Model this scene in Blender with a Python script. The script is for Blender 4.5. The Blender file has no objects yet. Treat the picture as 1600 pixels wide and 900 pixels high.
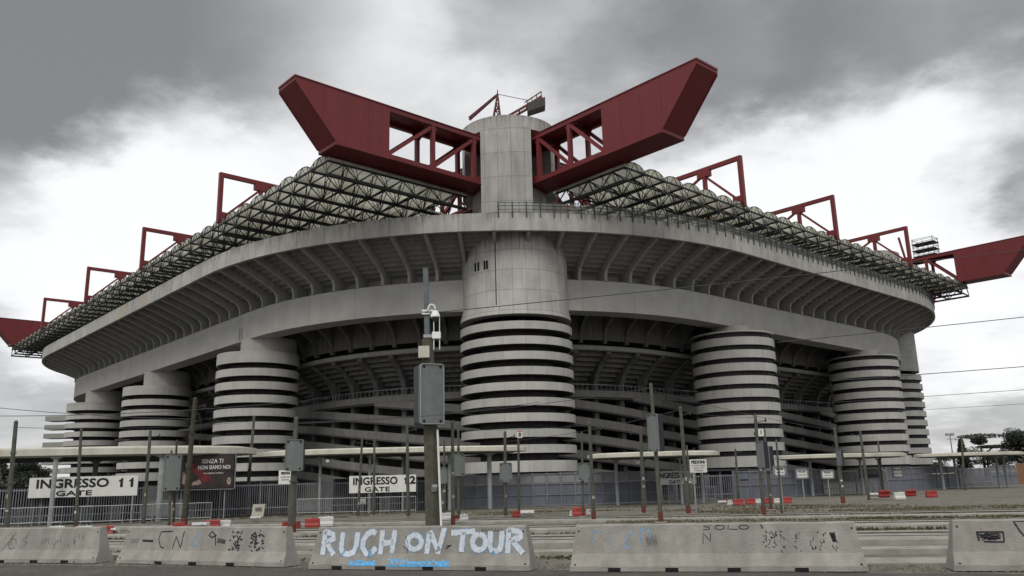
import bpy, math, random
from mathutils import Vector, Matrix
random.seed(7)
PI = math.pi
scn = bpy.context.scene
col = scn.collection

# ------------------------------------------------------------------ camera
F_PX = 1274.0; CAM_H = 1.9
PITCH = math.atan(300.0 / F_PX); ROLL = math.radians(-1.5)
Fv = Vector((0, math.cos(PITCH), math.sin(PITCH)))
U0 = Vector((0, -math.sin(PITCH), math.cos(PITCH))); R0 = Vector((1, 0, 0))
Rv = math.cos(ROLL) * R0 + math.sin(ROLL) * U0
Uv = math.cos(ROLL) * U0 - math.sin(ROLL) * R0
cd = bpy.data.cameras.new("camera"); cam = bpy.data.objects.new("camera", cd); col.objects.link(cam)
cd.sensor_width = 36.0; cd.lens = F_PX / 1600 * 36; cd.clip_start = 0.1; cd.clip_end = 5000
m = Matrix((Rv, Uv, -Fv)).transposed().to_4x4(); m.translation = Vector((0, 0, CAM_H))
cam.matrix_world = m
scn.camera = cam

# ------------------------------------------------------------------ exposure
scn.view_settings.view_transform = 'Standard'
scn.view_settings.look = 'None'
scn.view_settings.gamma = 1.0
scn.view_settings.use_curve_mapping = False
scn.view_settings.exposure = 0.54
SUN_EL, SUN_AZ = math.radians(48), math.radians(195)

def ray(x, y):
    return Fv + Rv * ((x - 800) / F_PX) + Uv * ((450 - y) / F_PX)
def ground(x, y, z=0.0):
    d = ray(x, y); t = (z - CAM_H) / d.z
    return Vector((d.x * t, d.y * t, z))
def at_y(x, y, Y):
    d = ray(x, y); t = Y / d.y
    return Vector((d.x * t, Y, d.z * t + CAM_H))

# ------------------------------------------------------------------ world
w = bpy.data.worlds.new("World"); scn.world = w; w.use_nodes = True
nt = w.node_tree; nt.nodes.clear()
def N(t, **k):
    n = nt.nodes.new(t)
    for a, b in k.items():
        setattr(n, a, b)
    return n
def lk(a, b): nt.links.new(a, b)
def mth(op, a, b=None, clamp=False):
    n = N('ShaderNodeMath', operation=op); n.use_clamp = clamp
    for i, q in enumerate((a, b)):
        if q is None: continue
        if hasattr(q, 'links'): lk(q, n.inputs[i])
        else: n.inputs[i].default_value = q
    return n.outputs[0]
out = N('ShaderNodeOutputWorld'); bg = N('ShaderNodeBackground'); bg2 = N('ShaderNodeBackground'); addn = N('ShaderNodeAddShader')
tc = N('ShaderNodeTexCoord')
sky = N('ShaderNodeTexSky', sky_type='NISHITA'); sky.sun_disc = False
sky.sun_elevation = SUN_EL; sky.sun_rotation = SUN_AZ
lk(sky.outputs[0], bg2.inputs[0]); bg2.inputs[1].default_value = 0.006
sep = N('ShaderNodeSeparateXYZ'); lk(tc.outputs['Generated'], sep.inputs[0])
zc = mth('ADD', mth('MAXIMUM', sep.outputs[2], 0.0), 0.22)
cmb = N('ShaderNodeCombineXYZ'); lk(mth('DIVIDE', sep.outputs[0], zc), cmb.inputs[0]); lk(mth('DIVIDE', sep.outputs[1], zc), cmb.inputs[1])
cmb.inputs[2].default_value = 3.7
n1 = N('ShaderNodeTexNoise'); n1.inputs['Scale'].default_value = 1.1; n1.inputs['Detail'].default_value = 9; n1.inputs['Roughness'].default_value = 0.5; n1.inputs['Distortion'].default_value = 0.35
lk(cmb.outputs[0], n1.inputs['Vector'])
n2 = N('ShaderNodeTexNoise'); n2.inputs['Scale'].default_value = 3.4; n2.inputs['Detail'].default_value = 6; n2.inputs['Roughness'].default_value = 0.6
lk(cmb.outputs[0], n2.inputs['Vector'])
# slow warp so the cloud banks below get ragged outlines
wv = N('ShaderNodeVectorMath', operation='SUBTRACT'); lk(n2.outputs['Color'], wv.inputs[0]); wv.inputs[1].default_value = (.5, .5, .5)
ws = N('ShaderNodeVectorMath', operation='SCALE'); lk(wv.outputs[0], ws.inputs[0]); ws.inputs['Scale'].default_value = 0.2
wa = N('ShaderNodeVectorMath', operation='ADD'); lk(tc.outputs['Generated'], wa.inputs[0]); lk(ws.outputs[0], wa.inputs[1])
wn = N('ShaderNodeVectorMath', operation='NORMALIZE'); lk(wa.outputs[0], wn.inputs[0])
dens = mth('MULTIPLY', mth('SUBTRACT', n1.outputs['Fac'], 0.5), 0.95)
dens = mth('ADD', dens, mth('MULTIPLY', mth('SUBTRACT', n2.outputs['Fac'], 0.5), 0.45))
# cloud banks by direction: (pixel x, y of the direction, radius deg, amount; + darker)
BANKS = [(60, 40, 15, .24), (340, 50, 10, .20), (150, 130, 6, .12), (20, 230, 8, .26), (-200, 120, 18, .22),
         (900, 20, 9, .16), (1000, 110, 8, .20), (1200, 110, 10, .30), (1420, 90, 12, .26), (1680, 40, 13, .26), (1000, -250, 22, .22), (150, -250, 22, .18),
         (1545, 330, 5, .32), (1480, 720, 10, .10), (1580, 610, 9, .12), (30, 600, 7, .25), (640, 170, 11, -.05), (570, 20, 7, -.08),
         (250, 240, 7, -.32), (330, 340, 11, -.35), (80, 370, 9, -.36), (180, 420, 9, -.2), (1250, 300, 8, -.34), (1400, 270, 8, -.34), (1130, 260, 6, -.34), (1330, 200, 6, -.2), (1510, 200, 6, -.34), (1440, 480, 9, -.35), (1560, 470, 6, -.2)]
for (bx, by, rad, amt) in BANKS:
    d = ray(bx, by).normalized()
    dp = N('ShaderNodeVectorMath', operation='DOT_PRODUCT'); lk(wn.outputs[0], dp.inputs[0]); dp.inputs[1].default_value = d
    mr = N('ShaderNodeMapRange'); mr.interpolation_type = 'SMOOTHSTEP'
    lk(dp.outputs['Value'], mr.inputs[0]); mr.inputs[1].default_value = math.cos(math.radians(rad)); mr.inputs[2].default_value = 1.0 - (1 - math.cos(math.radians(rad))) * .12
    mr.inputs[3].default_value = 0; mr.inputs[4].default_value = amt
    dens = mth('ADD', dens, mr.outputs[0])
ramp = N('ShaderNodeValToRGB'); lk(mth('ADD', mth('MULTIPLY', dens, 0.74), 0.43), ramp.inputs[0])
cr = ramp.color_ramp; cr.interpolation = 'B_SPLINE'
cr.elements[0].position = 0.18; cr.elements[0].color = (.67, .67, .675, 1)
cr.elements[1].position = 1.0; cr.elements[1].color = (.14, .142, .143, 1)
for p, c in ((.34, (.60, .602, .606, 1)), (.52, (.43, .432, .435, 1)), (.76, (.245, .248, .25, 1))):
    e = cr.elements.new(p); e.color = c
lk(ramp.outputs[0], bg.inputs[0]); bg.inputs[1].default_value = 1.0
lk(bg.outputs[0], addn.inputs[0]); lk(bg2.outputs[0], addn.inputs[1]); lk(addn.outputs[0], out.inputs[0])
# soft overcast sun
sd = bpy.data.lights.new("sun", 'SUN'); so = bpy.data.objects.new("sun", sd); col.objects.link(so)
sd.energy = 1.15; sd.angle = math.radians(30); sd.color = (1, .96, .9)
sdir = Vector((math.sin(SUN_AZ) * math.cos(SUN_EL), math.cos(SUN_AZ) * math.cos(SUN_EL), math.sin(SUN_EL)))
so.rotation_euler = sdir.to_track_quat('Z', 'Y').to_euler(); so.location = (0, -20, 80)

# ------------------------------------------------------------------ materials
MATS = {}
def newmat(name):
    mm = bpy.data.materials.new(name); mm.use_nodes = True; MATS[name] = mm
    return mm, mm.node_tree, mm.node_tree.nodes['Principled BSDF']
def mat(name, c, rough=.7, metal=0., var=.12, scale=3., streak=0., bump=0., stain=None, spec=.3, stain_amt=.5, stain_scale=.6):
    """noise-varied paint / stone / metal; object coordinates"""
    mm, t, b = newmat(name)
    L = t.links.new; nn = t.nodes.new
    tcn = nn('ShaderNodeTexCoord')
    no = nn('ShaderNodeTexNoise'); no.inputs['Scale'].default_value = scale; no.inputs['Detail'].default_value = 6
    L(tcn.outputs['Object'], no.inputs['Vector'])
    mr = nn('ShaderNodeMapRange'); L(no.outputs['Fac'], mr.inputs[0]); mr.inputs[1].default_value = .25; mr.inputs[2].default_value = .75
    mr.inputs[3].default_value = 1 - var; mr.inputs[4].default_value = 1 + var
    oi = nn('ShaderNodeObjectInfo'); orr = nn('ShaderNodeMapRange'); L(oi.outputs['Random'], orr.inputs[0]); orr.inputs[3].default_value = .92; orr.inputs[4].default_value = 1.07
    om = nn('ShaderNodeMath'); om.operation = 'MULTIPLY'; L(mr.outputs[0], om.inputs[0]); L(orr.outputs[0], om.inputs[1]); val = om.outputs[0]
    if streak:
        mp = nn('ShaderNodeMapping'); L(tcn.outputs['Object'], mp.inputs[0]); mp.inputs['Scale'].default_value = (1.3, 1.3, .09)
        n3 = nn('ShaderNodeTexNoise'); n3.inputs['Scale'].default_value = 1.6; n3.inputs['Detail'].default_value = 5; L(mp.outputs[0], n3.inputs['Vector'])
        m3 = nn('ShaderNodeMapRange'); L(n3.outputs['Fac'], m3.inputs[0]); m3.inputs[1].default_value = .35; m3.inputs[2].default_value = .7
        m3.inputs[3].default_value = 1; m3.inputs[4].default_value = 1 - streak
        mu = nn('ShaderNodeMath'); mu.operation = 'MULTIPLY'; L(val, mu.inputs[0]); L(m3.outputs[0], mu.inputs[1]); val = mu.outputs[0]
    mx = nn('ShaderNodeVectorMath'); mx.operation = 'SCALE'; mx.inputs[0].default_value = c[:3]; L(val, mx.inputs['Scale'])
    co = mx.outputs[0]
    if stain:
        n4 = nn('ShaderNodeTexNoise'); n4.inputs['Scale'].default_value = stain_scale; n4.inputs['Detail'].default_value = 8; n4.inputs['Roughness'].default_value = .65
        L(tcn.outputs['Object'], n4.inputs['Vector'])
        m4 = nn('ShaderNodeMapRange'); L(n4.outputs['Fac'], m4.inputs[0]); m4.inputs[1].default_value = .48; m4.inputs[2].default_value = .68; m4.inputs[3].default_value = 0; m4.inputs[4].default_value = stain_amt
        mi = nn('ShaderNodeMix'); mi.data_type = 'RGBA'; L(m4.outputs[0], mi.inputs[0]); L(co, mi.inputs[6]); mi.inputs[7].default_value = (*stain, 1); co = mi.outputs[2]
    L(co, b.inputs['Base Color'])
    b.inputs['Roughness'].default_value = rough; b.inputs['Metallic'].default_value = metal; b.inputs['Specular IOR Level'].default_value = spec
    if bump:
        bp = nn('ShaderNodeBump'); bp.inputs['Strength'].default_value = bump; bp.inputs['Distance'].default_value = .05
        n5 = nn('ShaderNodeTexNoise'); n5.inputs['Scale'].default_value = scale * 6; n5.inputs['Detail'].default_value = 4
        L(tcn.outputs['Object'], n5.inputs['Vector']); L(n5.outputs['Fac'], bp.inputs['Height']); L(bp.outputs[0], b.inputs['Normal'])
    return mm
def panel_mat(name, c, pu, pv, v0=0., joint=.07, tint=.07, streak=.25, rough=.85, odd=None, drip=None):
    """cast concrete panels: UV in metres, a dark joint every pu x pv, a slight tone per panel, rain streaks"""
    mm, t, b = newmat(name); L = t.links.new; nn = t.nodes.new
    def M(op, a, bb=None):
        n = nn('ShaderNodeMath'); n.operation = op
        for i, q in enumerate((a, bb)):
            if q is None: continue
            if hasattr(q, 'links'): L(q, n.inputs[i])
            else: n.inputs[i].default_value = q
        return n.outputs[0]
    uv = nn('ShaderNodeUVMap'); sp = nn('ShaderNodeSeparateXYZ'); L(uv.outputs[0], sp.inputs[0])
    U = M('DIVIDE', sp.outputs[0], pu); V = M('DIVIDE', M('SUBTRACT', sp.outputs[1], v0), pv)
    fu, fv = M('FRACT', U), M('FRACT', V)
    du = M('MULTIPLY', M('MINIMUM', fu, M('SUBTRACT', 1.0, fu)), pu); dv = M('MULTIPLY', M('MINIMUM', fv, M('SUBTRACT', 1.0, fv)), pv)
    jt = nn('ShaderNodeMapRange'); L(M('MINIMUM', du, dv), jt.inputs[0]); jt.inputs[1].default_value = joint * .35; jt.inputs[2].default_value = joint; jt.inputs[3].default_value = .68; jt.inputs[4].default_value = 1
    cb = nn('ShaderNodeCombineXYZ'); L(M('FLOOR', U), cb.inputs[0]); L(M('FLOOR', V), cb.inputs[1])
    wn_ = nn('ShaderNodeTexWhiteNoise'); wn_.noise_dimensions = '2D'; L(cb.outputs[0], wn_.inputs['Vector'])
    ti = nn('ShaderNodeMapRange'); L(wn_.outputs['Value'], ti.inputs[0]); ti.inputs[3].default_value = 1 - tint; ti.inputs[4].default_value = 1 + tint
    mp = nn('ShaderNodeMapping'); L(uv.outputs[0], mp.inputs[0]); mp.inputs['Scale'].default_value = (.55, .10, 1)
    n3 = nn('ShaderNodeTexNoise'); n3.inputs['Scale'].default_value = 1.7; n3.inputs['Detail'].default_value = 7; n3.inputs['Roughness'].default_value = .62; L(mp.outputs[0], n3.inputs['Vector'])
    st = nn('ShaderNodeMapRange'); L(n3.outputs['Fac'], st.inputs[0]); st.inputs[1].default_value = .42; st.inputs[2].default_value = .72; st.inputs[3].default_value = 1; st.inputs[4].default_value = 1 - streak
    n4 = nn('ShaderNodeTexNoise'); n4.inputs['Scale'].default_value = .35; n4.inputs['Detail'].default_value = 8; L(uv.outputs[0], n4.inputs['Vector'])
    bl = nn('ShaderNodeMapRange'); L(n4.outputs['Fac'], bl.inputs[0]); bl.inputs[1].default_value = .3; bl.inputs[2].default_value = .7; bl.inputs[3].default_value = .9; bl.inputs[4].default_value = 1.1
    f = M('MULTIPLY', M('MULTIPLY', jt.outputs[0], ti.outputs[0]), M('MULTIPLY', st.outputs[0], bl.outputs[0]))
    oi = nn('ShaderNodeObjectInfo'); orr = nn('ShaderNodeMapRange'); L(oi.outputs['Random'], orr.inputs[0]); orr.inputs[3].default_value = .93; orr.inputs[4].default_value = 1.05
    f = M('MULTIPLY', f, orr.outputs[0])
    sc = nn('ShaderNodeVectorMath'); sc.operation = 'SCALE'; L(f, sc.inputs['Scale']); sc.inputs[0].default_value = c
    co = sc.outputs[0]
    if drip:
        mq = nn('ShaderNodeMapping'); L(uv.outputs[0], mq.inputs[0]); mq.inputs['Scale'].default_value = (2.6, .10, 1)
        nq = nn('ShaderNodeTexNoise'); nq.inputs['Scale'].default_value = 1.0; nq.inputs['Detail'].default_value = 5; L(mq.outputs[0], nq.inputs['Vector'])
        fall = M('DIVIDE', M('SUBTRACT', drip[0], sp.outputs[1]), drip[1])
        mq2 = nn('ShaderNodeMapRange'); L(M('SUBTRACT', nq.outputs['Fac'], M('MULTIPLY', fall, .22)), mq2.inputs[0]); mq2.inputs[1].default_value = .40; mq2.inputs[2].default_value = .62; mq2.inputs[3].default_value = 0; mq2.inputs[4].default_value = .6
        mi = nn('ShaderNodeMix'); mi.data_type = 'RGBA'; L(mq2.outputs[0], mi.inputs[0]); L(co, mi.inputs[6]); mi.inputs[7].default_value = (.13, .125, .11, 1); co = mi.outputs[2]
    if odd:
        gt = M('GREATER_THAN', wn_.outputs['Value'], .93)
        mi = nn('ShaderNodeMix'); mi.data_type = 'RGBA'; L(M('MULTIPLY', gt, .55), mi.inputs[0]); L(co, mi.inputs[6]); mi.inputs[7].default_value = (*odd, 1); co = mi.outputs[2]
    L(co, b.inputs['Base Color']); b.inputs['Roughness'].default_value = rough; b.inputs['Specular IOR Level'].default_value = .25
    return mm

CONC = (.34, .335, .31)
panel_mat('fascia_concrete', (.40, .392, .366), 4.1, 20, v0=-2.5, tint=.10, streak=.32, odd=(.36, .30, .22), drip=(36.0, 1.3))
panel_mat('shaft_concrete', (.40, .393, .369), 1.9, 2.75, v0=1.5, tint=.06, streak=.24, drip=(33.8, 3.5))
panel_mat('drum_concrete', (.39, .386, .366), 1.85, 3.5, v0=.05, tint=.07, streak=.28, drip=(51.2, 1.5))
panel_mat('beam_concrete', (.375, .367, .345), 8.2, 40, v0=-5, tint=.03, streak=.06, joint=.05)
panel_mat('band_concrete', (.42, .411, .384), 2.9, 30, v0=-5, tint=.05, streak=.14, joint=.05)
mat('shaded_concrete', (.135, .130, .121), .9, streak=.3, var=.12, scale=.8)  # recessed tiers and columns: concrete darkened so the colour carries the recess shade
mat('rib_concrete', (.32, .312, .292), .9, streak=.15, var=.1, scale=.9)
panel_mat('shaded_ramp_concrete', (.215, .208, .193), 3.4, 30, v0=-5, tint=.08, streak=.22, joint=.05)  # inner ramp parapets: band concrete darkened, interior shade put into the colour
mat('shade_dark_concrete', (.085, .082, .078), .9, streak=.3, var=.2, scale=.6)  # tower cores and interior: shade of the gaps painted in as near-black concrete
mat('red_paint', (.160, .018, .021), .5, var=.10, scale=.5, streak=.18, stain=(.10, .018, .02), stain_amt=.6, stain_scale=.5, spec=.35)
mat('truss_steel', (.018, .018, .02), .6, var=.2)
mat('galvanised', (.30, .31, .32), .5, metal=.5, var=.15, scale=2)
mat('dark_metal', (.035, .037, .04), .5, var=.2)
mat('glass_dark', (.020, .015, .019), .6, var=.3, scale=.7)
mat('slot_black', (.008, .008, .01), .8)
mm, t, b = newmat('polycarbonate')
b.inputs['Base Color'].default_value = (.62, .64, .52, 1); b.inputs['Roughness'].default_value = .5
tr = t.nodes.new('ShaderNodeBsdfTranslucent'); tr.inputs[0].default_value = (.66, .70, .56, 1)
mxs = t.nodes.new('ShaderNodeMixShader'); mxs.inputs[0].default_value = .55
nz = t.nodes.new('ShaderNodeTexNoise'); nz.inputs['Scale'].default_value = .4; nz.inputs['Detail'].default_value = 6
tcc = t.nodes.new('ShaderNodeTexCoord'); t.links.new(tcc.outputs['Object'], nz.inputs['Vector'])
rp = t.nodes.new('ShaderNodeValToRGB'); t.links.new(nz.outputs['Fac'], rp.inputs[0]); rp.color_ramp.elements[0].position = .35; rp.color_ramp.elements[1].position = .7
rp.color_ramp.elements[0].color = (.66, .66, .56, 1); rp.color_ramp.elements[1].color = (.40, .39, .31, 1)
t.links.new(rp.outputs[0], b.inputs['Base Color']); t.links.new(rp.outputs[0], tr.inputs[0])
t.links.new(b.outputs[0], mxs.inputs[1]); t.links.new(tr.outputs[0], mxs.inputs[2]); t.links.new(mxs.outputs[0], t.nodes['Material Output'].inputs[0])

mat('barrier_concrete', (.315, .303, .275), .9, var=.12, scale=5, streak=.25, bump=.35, stain=(.20, .19, .165), stain_amt=.5, stain_scale=2.2)
mat('asphalt', (.082, .076, .068), .9, var=.3, scale=6, bump=.5, stain=(.15, .14, .12), stain_amt=.5, stain_scale=.5)
mat('paving', (.150, .140, .118), .92, var=.35, scale=1.8, bump=.5, stain=(.075, .078, .048), stain_amt=.8, stain_scale=.30)
mat('slab', (.30, .29, .255), .9, var=.2, scale=2.0, bump=.3, stain=(.13, .125, .10), stain_amt=.6, stain_scale=.9)
mat('grit', (.13, .12, .10), .9, var=.5, scale=8)
mat('inner_ground', (.10, .10, .095), .9, var=.2, scale=.5)
mat('rail_steel', (.10, .09, .08), .5, metal=.6, var=.3)
mat('grass_green', (.072, .078, .038), .9, var=.35, scale=6)
mat('grass_dry', (.12, .108, .068), .9, var=.35, scale=6)
mat('pole_green', (.078, .086, .068), .6, var=.35, scale=4, streak=.3, stain=(.09, .075, .05), stain_amt=.5, stain_scale=3)
mat('pole_grey', (.26, .28, .27), .6, var=.2, scale=4, streak=.2)
mat('pole_rust', (.050, .044, .032), .8, var=.4, scale=5, stain=(.05, .05, .04))
mat('pole_wood', (.085, .082, .062), .85, var=.3, scale=5, streak=.4, stain=(.06, .055, .04), stain_amt=.6, stain_scale=2)
mat('pole_steel_blue', (.10, .125, .135), .5, var=.2, scale=3)
mat('pole_base_red', (.12, .034, .026), .8, var=.3, scale=8)
mat('panel_grey', (.145, .16, .155), .5, var=.12, scale=3, streak=.15)
mat('panel_dark', (.02, .02, .03), .5, var=.2)
mat('white_paint', (.72, .73, .70), .6, var=.08, scale=3, streak=.12)
mat('sign_white', (.62, .62, .58), .6, var=.06, scale=2, streak=.08)
mat('black_letters', (.012, .012, .014), .7)
mat('fence_steel', (.19, .195, .215), .5, metal=.2, var=.2, scale=2)
mat('fence_bar', (.15, .155, .17), .5, metal=.2, var=.2, scale=2)
mat('fence_sheet', (.15, .16, .19), .6, var=.2, scale=.8, streak=.25)
mat('fence_sheet_light', (.24, .245, .26), .6, var=.15, scale=.8, streak=.2)
mat('orange_board', (.20, .105, .045), .7, var=.2, scale=2)
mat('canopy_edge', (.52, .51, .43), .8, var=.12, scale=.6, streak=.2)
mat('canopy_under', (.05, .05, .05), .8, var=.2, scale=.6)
mat('plastic_red', (.27, .03, .026), .45, var=.25, scale=6, stain=(.2, .1, .08), stain_amt=.4, stain_scale=5)
mat('plastic_white', (.52, .52, .51), .5, var=.12, scale=6, stain=(.3, .28, .25), stain_amt=.5, stain_scale=5)
mat('spray_white', (.56, .61, .66), .7, var=.18, scale=14)
mat('spray_blue', (.17, .28, .42), .8, var=.35, scale=14)
mat('spray_bright_blue', (.10, .36, .66), .8, var=.3, scale=14)
mat('spray_black', (.03, .03, .035), .8, var=.5, scale=20)
mat('spray_grey', (.15, .15, .145), .8, var=.4, scale=20)
mat('poster_dark', (.035, .026, .024), .4, var=.6, scale=1.6)
mat('poster_red', (.13, .018, .022), .5, var=.4, scale=5)
mat('poster_pale', (.30, .23, .19), .5, var=.5, scale=6)
mat('leaf_dark', (.028, .035, .022), .8, var=.5, scale=.8)
mat('leaf_mid', (.05, .062, .03), .8, var=.5, scale=.8)
mat('bark', (.06, .045, .035), .9, var=.3)
mat('bush_brown', (.09, .075, .06), .9, var=.4, scale=.5)
mat('crane_red', (.11, .028, .028), .6, var=.3, scale=2)
mat('wire', (.05, .05, .055), .6)
mat('camera_white', (.75, .76, .75), .4, var=.05)
mat('red_disc', (.55, .03, .03), .5)

# ------------------------------------------------------------------ mesh builder
class MB:
    def __init__(s): s.v = []; s.f = []; s.uv = {}; s.mi = {}; s.cur = 0
    def face(s, idx, uv=None):
        if uv is not None: s.uv[len(s.f)] = uv
        if s.cur: s.mi[len(s.f)] = s.cur
        s.f.append(idx)
    def add(s, pts):
        i = len(s.v); s.v += [tuple(p) for p in pts]; return i
    def hexa(s, P):
        i = s.add(P)
        for q in ((0, 3, 2, 1), (4, 5, 6, 7), (0, 1, 5, 4), (1, 2, 6, 5), (2, 3, 7, 6), (3, 0, 4, 7)): s.face([i + k for k in q])
    def box(s, c, d, rz=0.):
        cx, cy, cz = c; a, b, e = d[0] / 2, d[1] / 2, d[2] / 2; cr_, sr = math.cos(rz), math.sin(rz)
        P = []
        for z in (-e, e):
            for x, y in ((-a, -b), (a, -b), (a, b), (-a, b)): P.append((cx + x * cr_ - y * sr, cy + x * sr + y * cr_, cz + z))
        s.hexa(P)
    def bar(s, p, q, w_, h_, up=(0, 0, 1)):
        p, q = Vector(p), Vector(q); d = (q - p).normalized(); up = Vector(up)
        if abs(d.dot(up)) > .98: up = Vector((1, 0, 0)) if abs(d.x) < .9 else Vector((0, 1, 0))
        a = d.cross(up).normalized() * w_ / 2; b_ = a.cross(d).normalized() * h_ / 2
        P = [p - a - b_, p + a - b_, p + a + b_, p - a + b_, q - a - b_, q + a - b_, q + a + b_, q - a + b_]
        s.hexa(P)
    def tube(s, p, q, r1, r2=None, n=6, caps=True):
        r2 = r1 if r2 is None else r2
        p, q = Vector(p), Vector(q); d = (q - p)
        if d.length < 1e-6: return
        d.normalize(); up = Vector((0, 0, 1)) if abs(d.z) < .9 else Vector((1, 0, 0))
        a = d.cross(up).normalized(); b_ = d.cross(a)
        i = len(s.v)
        for c, r in ((p, r1), (q, r2)):
            for k in range(n):
                t_ = 2 * PI * k / n; s.v.append(tuple(c + (a * math.cos(t_) + b_ * math.sin(t_)) * r))
        for k in range(n): s.face([i + k, i + (k + 1) % n, i + n + (k + 1) % n, i + n + k])
        if caps: s.face([i + k for k in range(n)][::-1]); s.face([i + n + k for k in range(n)])
    def poly(s, pts, e):
        """planar polygon extruded by vector e"""
        e = Vector(e); n = len(pts); i = s.add(pts); j = s.add([Vector(p) + e for p in pts])
        s.face([i + k for k in range(n)][::-1]); s.face([j + k for k in range(n)])
        for k in range(n): s.face([i + k, i + (k + 1) % n, j + (k + 1) % n, j + k])
    def revolve(s, prof, c=(0, 0), n=64, a0=0., a1=2 * PI, rx=1., ry=1.):
        """prof: list of (r,z), swept round the vertical; uv = metres"""
        full = abs(a1 - a0 - 2 * PI) < 1e-6; m_ = n if full else n + 1
        i = len(s.v)
        for k in range(m_):
            t_ = a0 + (a1 - a0) * k / n
            for (r, z) in prof: s.v.append((c[0] + r * rx * math.cos(t_), c[1] + r * ry * math.sin(t_), z))
        P = len(prof); R_ = max(p[0] for p in prof)
        for k in range(n):
            k2 = (k + 1) % m_; ua = (a0 + (a1 - a0) * k / n) * R_; ub = (a0 + (a1 - a0) * (k + 1) / n) * R_
            for j in range(P - 1):
                s.face([i + k * P + j, i + k2 * P + j, i + k2 * P + j + 1, i + k * P + j + 1],
                       [(ua, prof[j][1]), (ub, prof[j][1]), (ub, prof[j + 1][1]), (ua, prof[j + 1][1])])
    def sweep(s, path, prof, closed=False, closep=True, zfun=None):
        """path: (x,y,nx,ny,s); prof: (off,z)"""
        i = len(s.v); P = len(prof)
        for q in path:
            dz = zfun(q[4]) if zfun else 0
            for (o, z) in prof: s.v.append((q[0] + q[2] * o, q[1] + q[3] * o, z + dz))
        n = len(path)
        for k in range(n if closed else n - 1):
            k2 = (k + 1) % n; ua = path[k][4]; ub = path[k2][4] if k2 else path[k][4] + (path[1][4] - path[0][4])
            for j in range(P if closep else P - 1):
                j2 = (j + 1) % P
                s.face([i + k * P + j, i + k2 * P + j, i + k2 * P + j2, i + k * P + j2],
                       [(ua, prof[j][1]), (ub, prof[j][1]), (ub, prof[j2][1]), (ua, prof[j2][1])])
        if closep and not closed:
            s.face([i + j for j in range(P)]); s.face([i + (n - 1) * P + j for j in range(P)][::-1])
    def build(s, name, mats, parent=None, smooth=False, loc=None):
        me = bpy.data.meshes.new(name); me.from_pydata(s.v, [], s.f)
        for mn in (mats if isinstance(mats, (list, tuple)) else [mats]): me.materials.append(MATS[mn])
        if s.mi:
            for k, v_ in s.mi.items(): me.polygons[k].material_index = v_
        if s.uv:
            ul = me.uv_layers.new(name='UVMap')
            for k, p in enumerate(me.polygons):
                uv = s.uv.get(k)
                if uv:
                    for a, li in enumerate(p.loop_indices): ul.data[li].uv = uv[a]
        if smooth:
            for p in me.polygons: p.use_smooth = True
            me.set_sharp_from_angle(angle=math.radians(35))
        me.update()
        o = bpy.data.objects.new(name, me); col.objects.link(o)
        if parent: o.parent = parent
        if loc is not None: o.location = loc
        return o

def thing(name, label, cat, loc=(0, 0, 0), rz=0., group=None):
    o = bpy.data.objects.new(name, None); col.objects.link(o); o.empty_display_size = .3
    o.location = loc; o.rotation_euler = (0, 0, rz); tag(o, label, cat, group); return o
def tag(o, label=None, cat=None, group=None, kind=None):
    for k, v_ in (('label', label), ('category', cat), ('group', group), ('kind', kind)):
        if v_: o[k] = v_
    return o
def copy_tree(o, parent=None):
    c = o.copy(); col.objects.link(c); c.parent = parent
    for ch in list(o.children): copy_tree(ch, c)
    return c
def text(body, size, loc, matn, parent, rot=(PI / 2, 0, 0), bold=.0, sx=1., align='CENTER', name='lettering', spacing=1.):
    cu = bpy.data.curves.new('t', 'FONT'); cu.body = body; cu.size = size; cu.extrude = .004
    cu.align_x = align; cu.align_y = 'CENTER'; cu.space_character = spacing; cu.resolution_u = 3
    to = bpy.data.objects.new('t', cu); col.objects.link(to)
    bpy.context.view_layer.update()
    me = bpy.data.meshes.new_from_object(to.evaluated_get(bpy.context.evaluated_depsgraph_get()))
    bpy.data.objects.remove(to); bpy.data.curves.remove(cu)
    if bold:
        V = [v.co.copy() for v in me.vertices]; Fc = [list(p.vertices) for p in me.polygons]; nv, nf = [], []
        for k, (ax, az) in enumerate(((0, 0), (1, 0), (-1, 0), (0, 1), (0, -1), (.7, .7), (-.7, .7), (.7, -.7), (-.7, -.7))):
            o_ = len(nv); nv += [(v.x + ax * bold / sx, v.y + az * bold, v.z + k * .0006) for v in V]; nf += [[q + o_ for q in f] for f in Fc]
        me = bpy.data.meshes.new(name); me.from_pydata(nv, [], nf)
    me.materials.clear(); me.materials.append(MATS[matn])
    o = bpy.data.objects.new(name, me); col.objects.link(o); o.parent = parent
    o.location = loc; o.rotation_euler = rot; o.scale = (sx, 1, 1)
    return o

# ================================================================== GROUND
mb = MB(); mb.add([(-2500, -2500, -.02), (2500, -2500, -.02), (2500, 2500, -.02), (-2500, 2500, -.02)]); mb.face([0, 1, 2, 3])
tag(mb.build('ground', 'paving'), kind='structure')
E_ = Vector((.978, -.208, 0)); Nn = Vector((.208, .978, 0))
def strip(n0, n1, e0, e1, z0, z1):
    b_ = MB(); P = []
    for z in (z0, z1):
        for e, n in ((e0, n0), (e1, n0), (e1, n1), (e0, n1)): p = E_ * e + Nn * n; P.append((p.x, p.y, z))
    b_.hexa(P); return b_
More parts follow.
